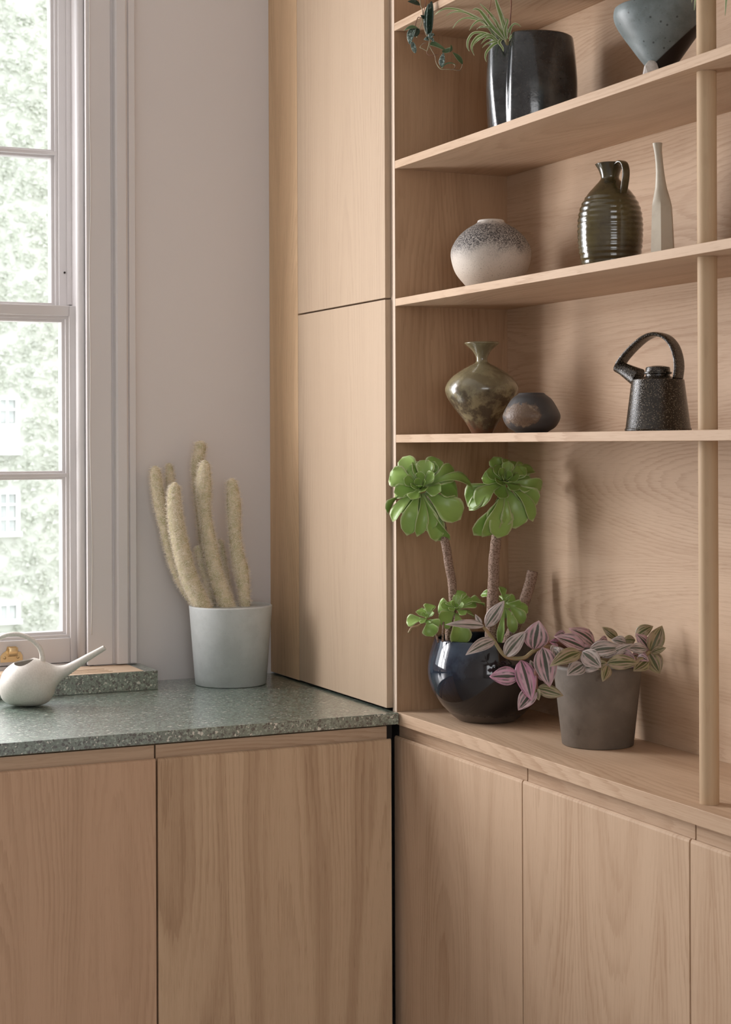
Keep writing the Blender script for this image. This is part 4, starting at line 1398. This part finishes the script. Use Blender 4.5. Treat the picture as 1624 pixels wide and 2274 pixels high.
stem('stem', vine, [G(650, 1080, 0), G(660, 1150, 0), G(740, 1190, 0), G(840, 1165, 0), G(895, 1185, 0)], [7 / 9.553 * s] * 5, M['stem_red'], 8)
q = s / 9.553
F_ = (0, -1, .1)
for st, b, t_, w, m, nrm, bd, fo, shp in [
    (v1, (515, 120), (245, 40), 130, 'darkleaf', (0, -1, .5), .15, .2, 'ovate'), (v1, (720, 745), (760, 40), 250, 'darkleaf', (-.55, -.8, 0), .12, .25, 'round'),
    (v1, (660, 740), (690, 90), 150, 'silver', (-.9, -.4, 0), .12, .1, 'round'), (v1, (400, 600), (290, 950), 170, 'silver', (-.3, -1, .2), .5, .1, 'round'),
    (v1, (480, 620), (170, 660), 130, 'underleaf', (.1, -.7, .7), .3, .2, 'ovate'), (v1, (470, 610), (390, 790), 130, 'darkleaf', (.4, -1, .2), .1, .1, 'round'),
    (v1, (340, 900), (410, 1140), 110, 'silver', (-.2, -1, .1), -.15, .1, 'round'), (v1, (700, 820), (800, 720), 110, 'silver', F_, .5, .3, 'round'), (v1, (690, 850), (590, 850), 100, 'silver', F_, .6, .3, 'round'),
    (v1, (740, 830), (800, 900), 70, 'silver', F_, .5, .3, 'round'), (v2, (725, 930), (1050, 1080), 170, 'underleaf', (.2, -1, .5), .1, .2, 'strap'), (v2, (980, 1110), (1190, 1030), 110, 'underleaf', (.1, -1, .3), -.45, .3, 'round'),
    (v2, (1130, 1120), (1160, 960), 70, 'underleaf', (.6, -.8, 0), .4, .2, 'round'), (v2, (960, 1440), (1010, 1120), 130, 'silver', (-.3, -1, .1), .12, .2, 'ovate'),
    (v2, (965, 1465), (1290, 1390), 90, 'underleaf', (0, -.6, .8), .45, .3, 'strap'), (v2, (1410, 1380), (1195, 1120), 130, 'underleaf', (.5, -.9, .2), .1, .2, 'ovate'),
    (v1, (600, 400), (520, 330), 70, 'darkleaf', F_, .1, .2, 'ovate'), (v1, (700, 760), (830, 760), 70, 'darkleaf', F_, .3, .2, 'ovate')]:
    leaf('leaf', st, M[m], G(*b, 0), G(*t_, -.006), w * q, nrm, shp, bd, .15, .0009, 10, 7, fold=fo)
# its pot stands on the shelf just above the picture
M['terracotta'] = glaze('terracotta', (0.42, 0.20, 0.11), (0.36, 0.16, 0.09), 30, .7)
bm = lathe(bmesh.new(), vessel([(.034, 0), (.036, .002), (.046, .085), (.047, .088)], .004, .01, 1), 48)
for v in bm.verts: v.co += Vector((.105, .05, 0))
obj('pot', bm, M['terracotta'], vine)

# ------------------------------------------------------------------ small spider plant tips at the right edge
s = .00062
sp2 = thing('spider_plant', 'green and white striped leaf tips at the upper right corner', 'plant', (1.46, 1.82, SH[2][1]), RZ)
obj('pot', lathe(bmesh.new(), vessel([(.030, 0), (.032, .002), (.040, .060), (.041, .062)], .004, .01, 1), 48), M['terracotta'], sp2)
cr2 = stem('crown', sp2, [(0, 0, .010), (0, 0, .06), (0, 0, .085)], [.006, .006, .004], M['stem_olive'], 10)
rl = random.Random(9)
for i in range(16):
    a = i * 2.4
    R1 = rl.uniform(.07, .13)
    dx, dy = math.cos(a), math.sin(a) * .6
    h = rl.uniform(.05, .12)
    blade('leaf', cr2, M['spider'], [(0, 0, .08), (dx * R1 * .35, dy * R1 * .35, .08 + h), (dx * R1 * .8, dy * R1 * .8, .08 + h * .9), (dx * R1 * 1.15, dy * R1 * 1.1, .08 + h * .2), (dx * R1 * 1.25, dy * R1 * 1.2, .05)], .010, (dx * .3, -.5, 1))

# ------------------------------------------------------------------ the house across the street, covered in creeper
FY = 30.0
M['render_wall'] = paint('house_render', (0.655, 0.675, 0.60), .9)
M['far_white'] = paint('house_white_paint', (0.86, 0.87, 0.84), .6)
M['far_glass'] = glaze('house_window_glass', (0.50, 0.53, 0.51), (0.60, 0.63, 0.60), 3, .3)
house = thing('street_house', 'pale house covered in creeper outside the sash window', 'building', (6.0, FY, -5.0), 0)
obj('wall', B(-16, 0, 0, 22, 6, 18.5), M['render_wall'], house, False)
obj('roof', prism([(-.4, 18.5), (6.4, 18.5), (3, 21)], 'x', -16.3, 22.3), glaze('house_slates', (0.25, .26, .28), (.32, .33, .35), 4, .7), house, False)
obj('ground', B(-40, -31.5 + 6, -.3, 40, 6, 0), glaze('street_paving', (0.50, 0.49, 0.46), (0.44, .43, .41), 2, .85), house, False)


def far_window(xr, zt, h, cols, rows, blind):
    w = .72
    f = bmesh.new()
    x0, x1 = xr - w, xr
    box(f, x0, -.10, zt - h, x0 + .07, .02, zt); box(f, x1 - .07, -.10, zt - h, x1, .02, zt)
    box(f, x0 + .002, -.095, zt - .07, x1 - .002, .018, zt - .002); box(f, x0 - .03, -.14, zt - h - .06, x1 + .03, .02, zt - h + .03)
    gx0, gx1 = x0 + .07, x1 - .07
    for i in range(1, cols): box(f, gx0 + (gx1 - gx0) * i / cols - .02, -.08, zt - h, gx0 + (gx1 - gx0) * i / cols + .02, .02, zt)
    gh = h - blind
    for i in range(1, rows): box(f, x0 + .004, -.075, zt - gh * i / rows - .02, x1 - .004, .016, zt - gh * i / rows + .02)
    if blind: box(f, gx0, -.05, zt - h, gx1, .02, zt - h + blind)
    wf = obj('window', f, M['far_white'], house, False)
    for i in range(cols):
        for j in range(rows):
            a, b = gx0 + (gx1 - gx0) * i / cols, gx0 + (gx1 - gx0) * (i + 1) / cols
            obj('pane', B(a + .01, -.03, zt - gh * (j + 1) / rows + .01, b - .01, -.01, zt - gh * j / rows - .01), M['far_glass'], wf, False)


for col in (1.13, -2.4, -6.0, 5.6, 9.2):
    far_window(col, 7.28, .98, 4, 2, .50)
    far_window(col, 5.62, .76, 4, 3, 0)
    far_window(col, 3.66, .34, 4, 1, 0)
    if col != 1.13:
        far_window(col, 11.6, 1.3, 4, 3, 0)
        far_window(col, 15.6, 1.1, 4, 2, 0)
M['creeper'] = leafmat('creeper_leaves', lambda t, u, v: t.mix(u, (0.62, 0.65, 0.56), (0.70, 0.715, 0.65)), .6, .3)
rg = random.Random(21)
V, F, UVs = [], [], []
holes = [(7.28, .98), (5.62, .76), (3.66, .34)]
for i in range(15000):
    x, z = rg.uniform(-1.6, 4.6), rg.uniform(.3, 17.5)
    if mnoise.noise(Vector((x * 1.1, z * .8, 3))) < -.42: continue
    if .34 < x < 1.2 and any(h[0] - h[1] - .1 < z < h[0] + .06 for h in holes): continue
    c = Vector((x, -rg.uniform(.02, .09), z))
    r = rg.uniform(.035, .075)
    n = Vector((rg.gauss(0, .25), -1, rg.gauss(.3, .25))).normalized()
    a = n.orthogonal().normalized(); b = n.cross(a)
    k0 = len(V); g = rg.random()
    for j in range(6):
        th_ = j * PI / 3 + g
        V.append(tuple(c + (a * math.cos(th_) + b * math.sin(th_)) * r * (1 if j % 2 else .62) - n * (.02 if j % 2 else 0))); UVs.append((g, .5))
    F.append(tuple(range(k0, k0 + 6)))
cr = raw('creeper', V, F, M['creeper'], house, False, UVs)
cr['kind'] = 'stuff'
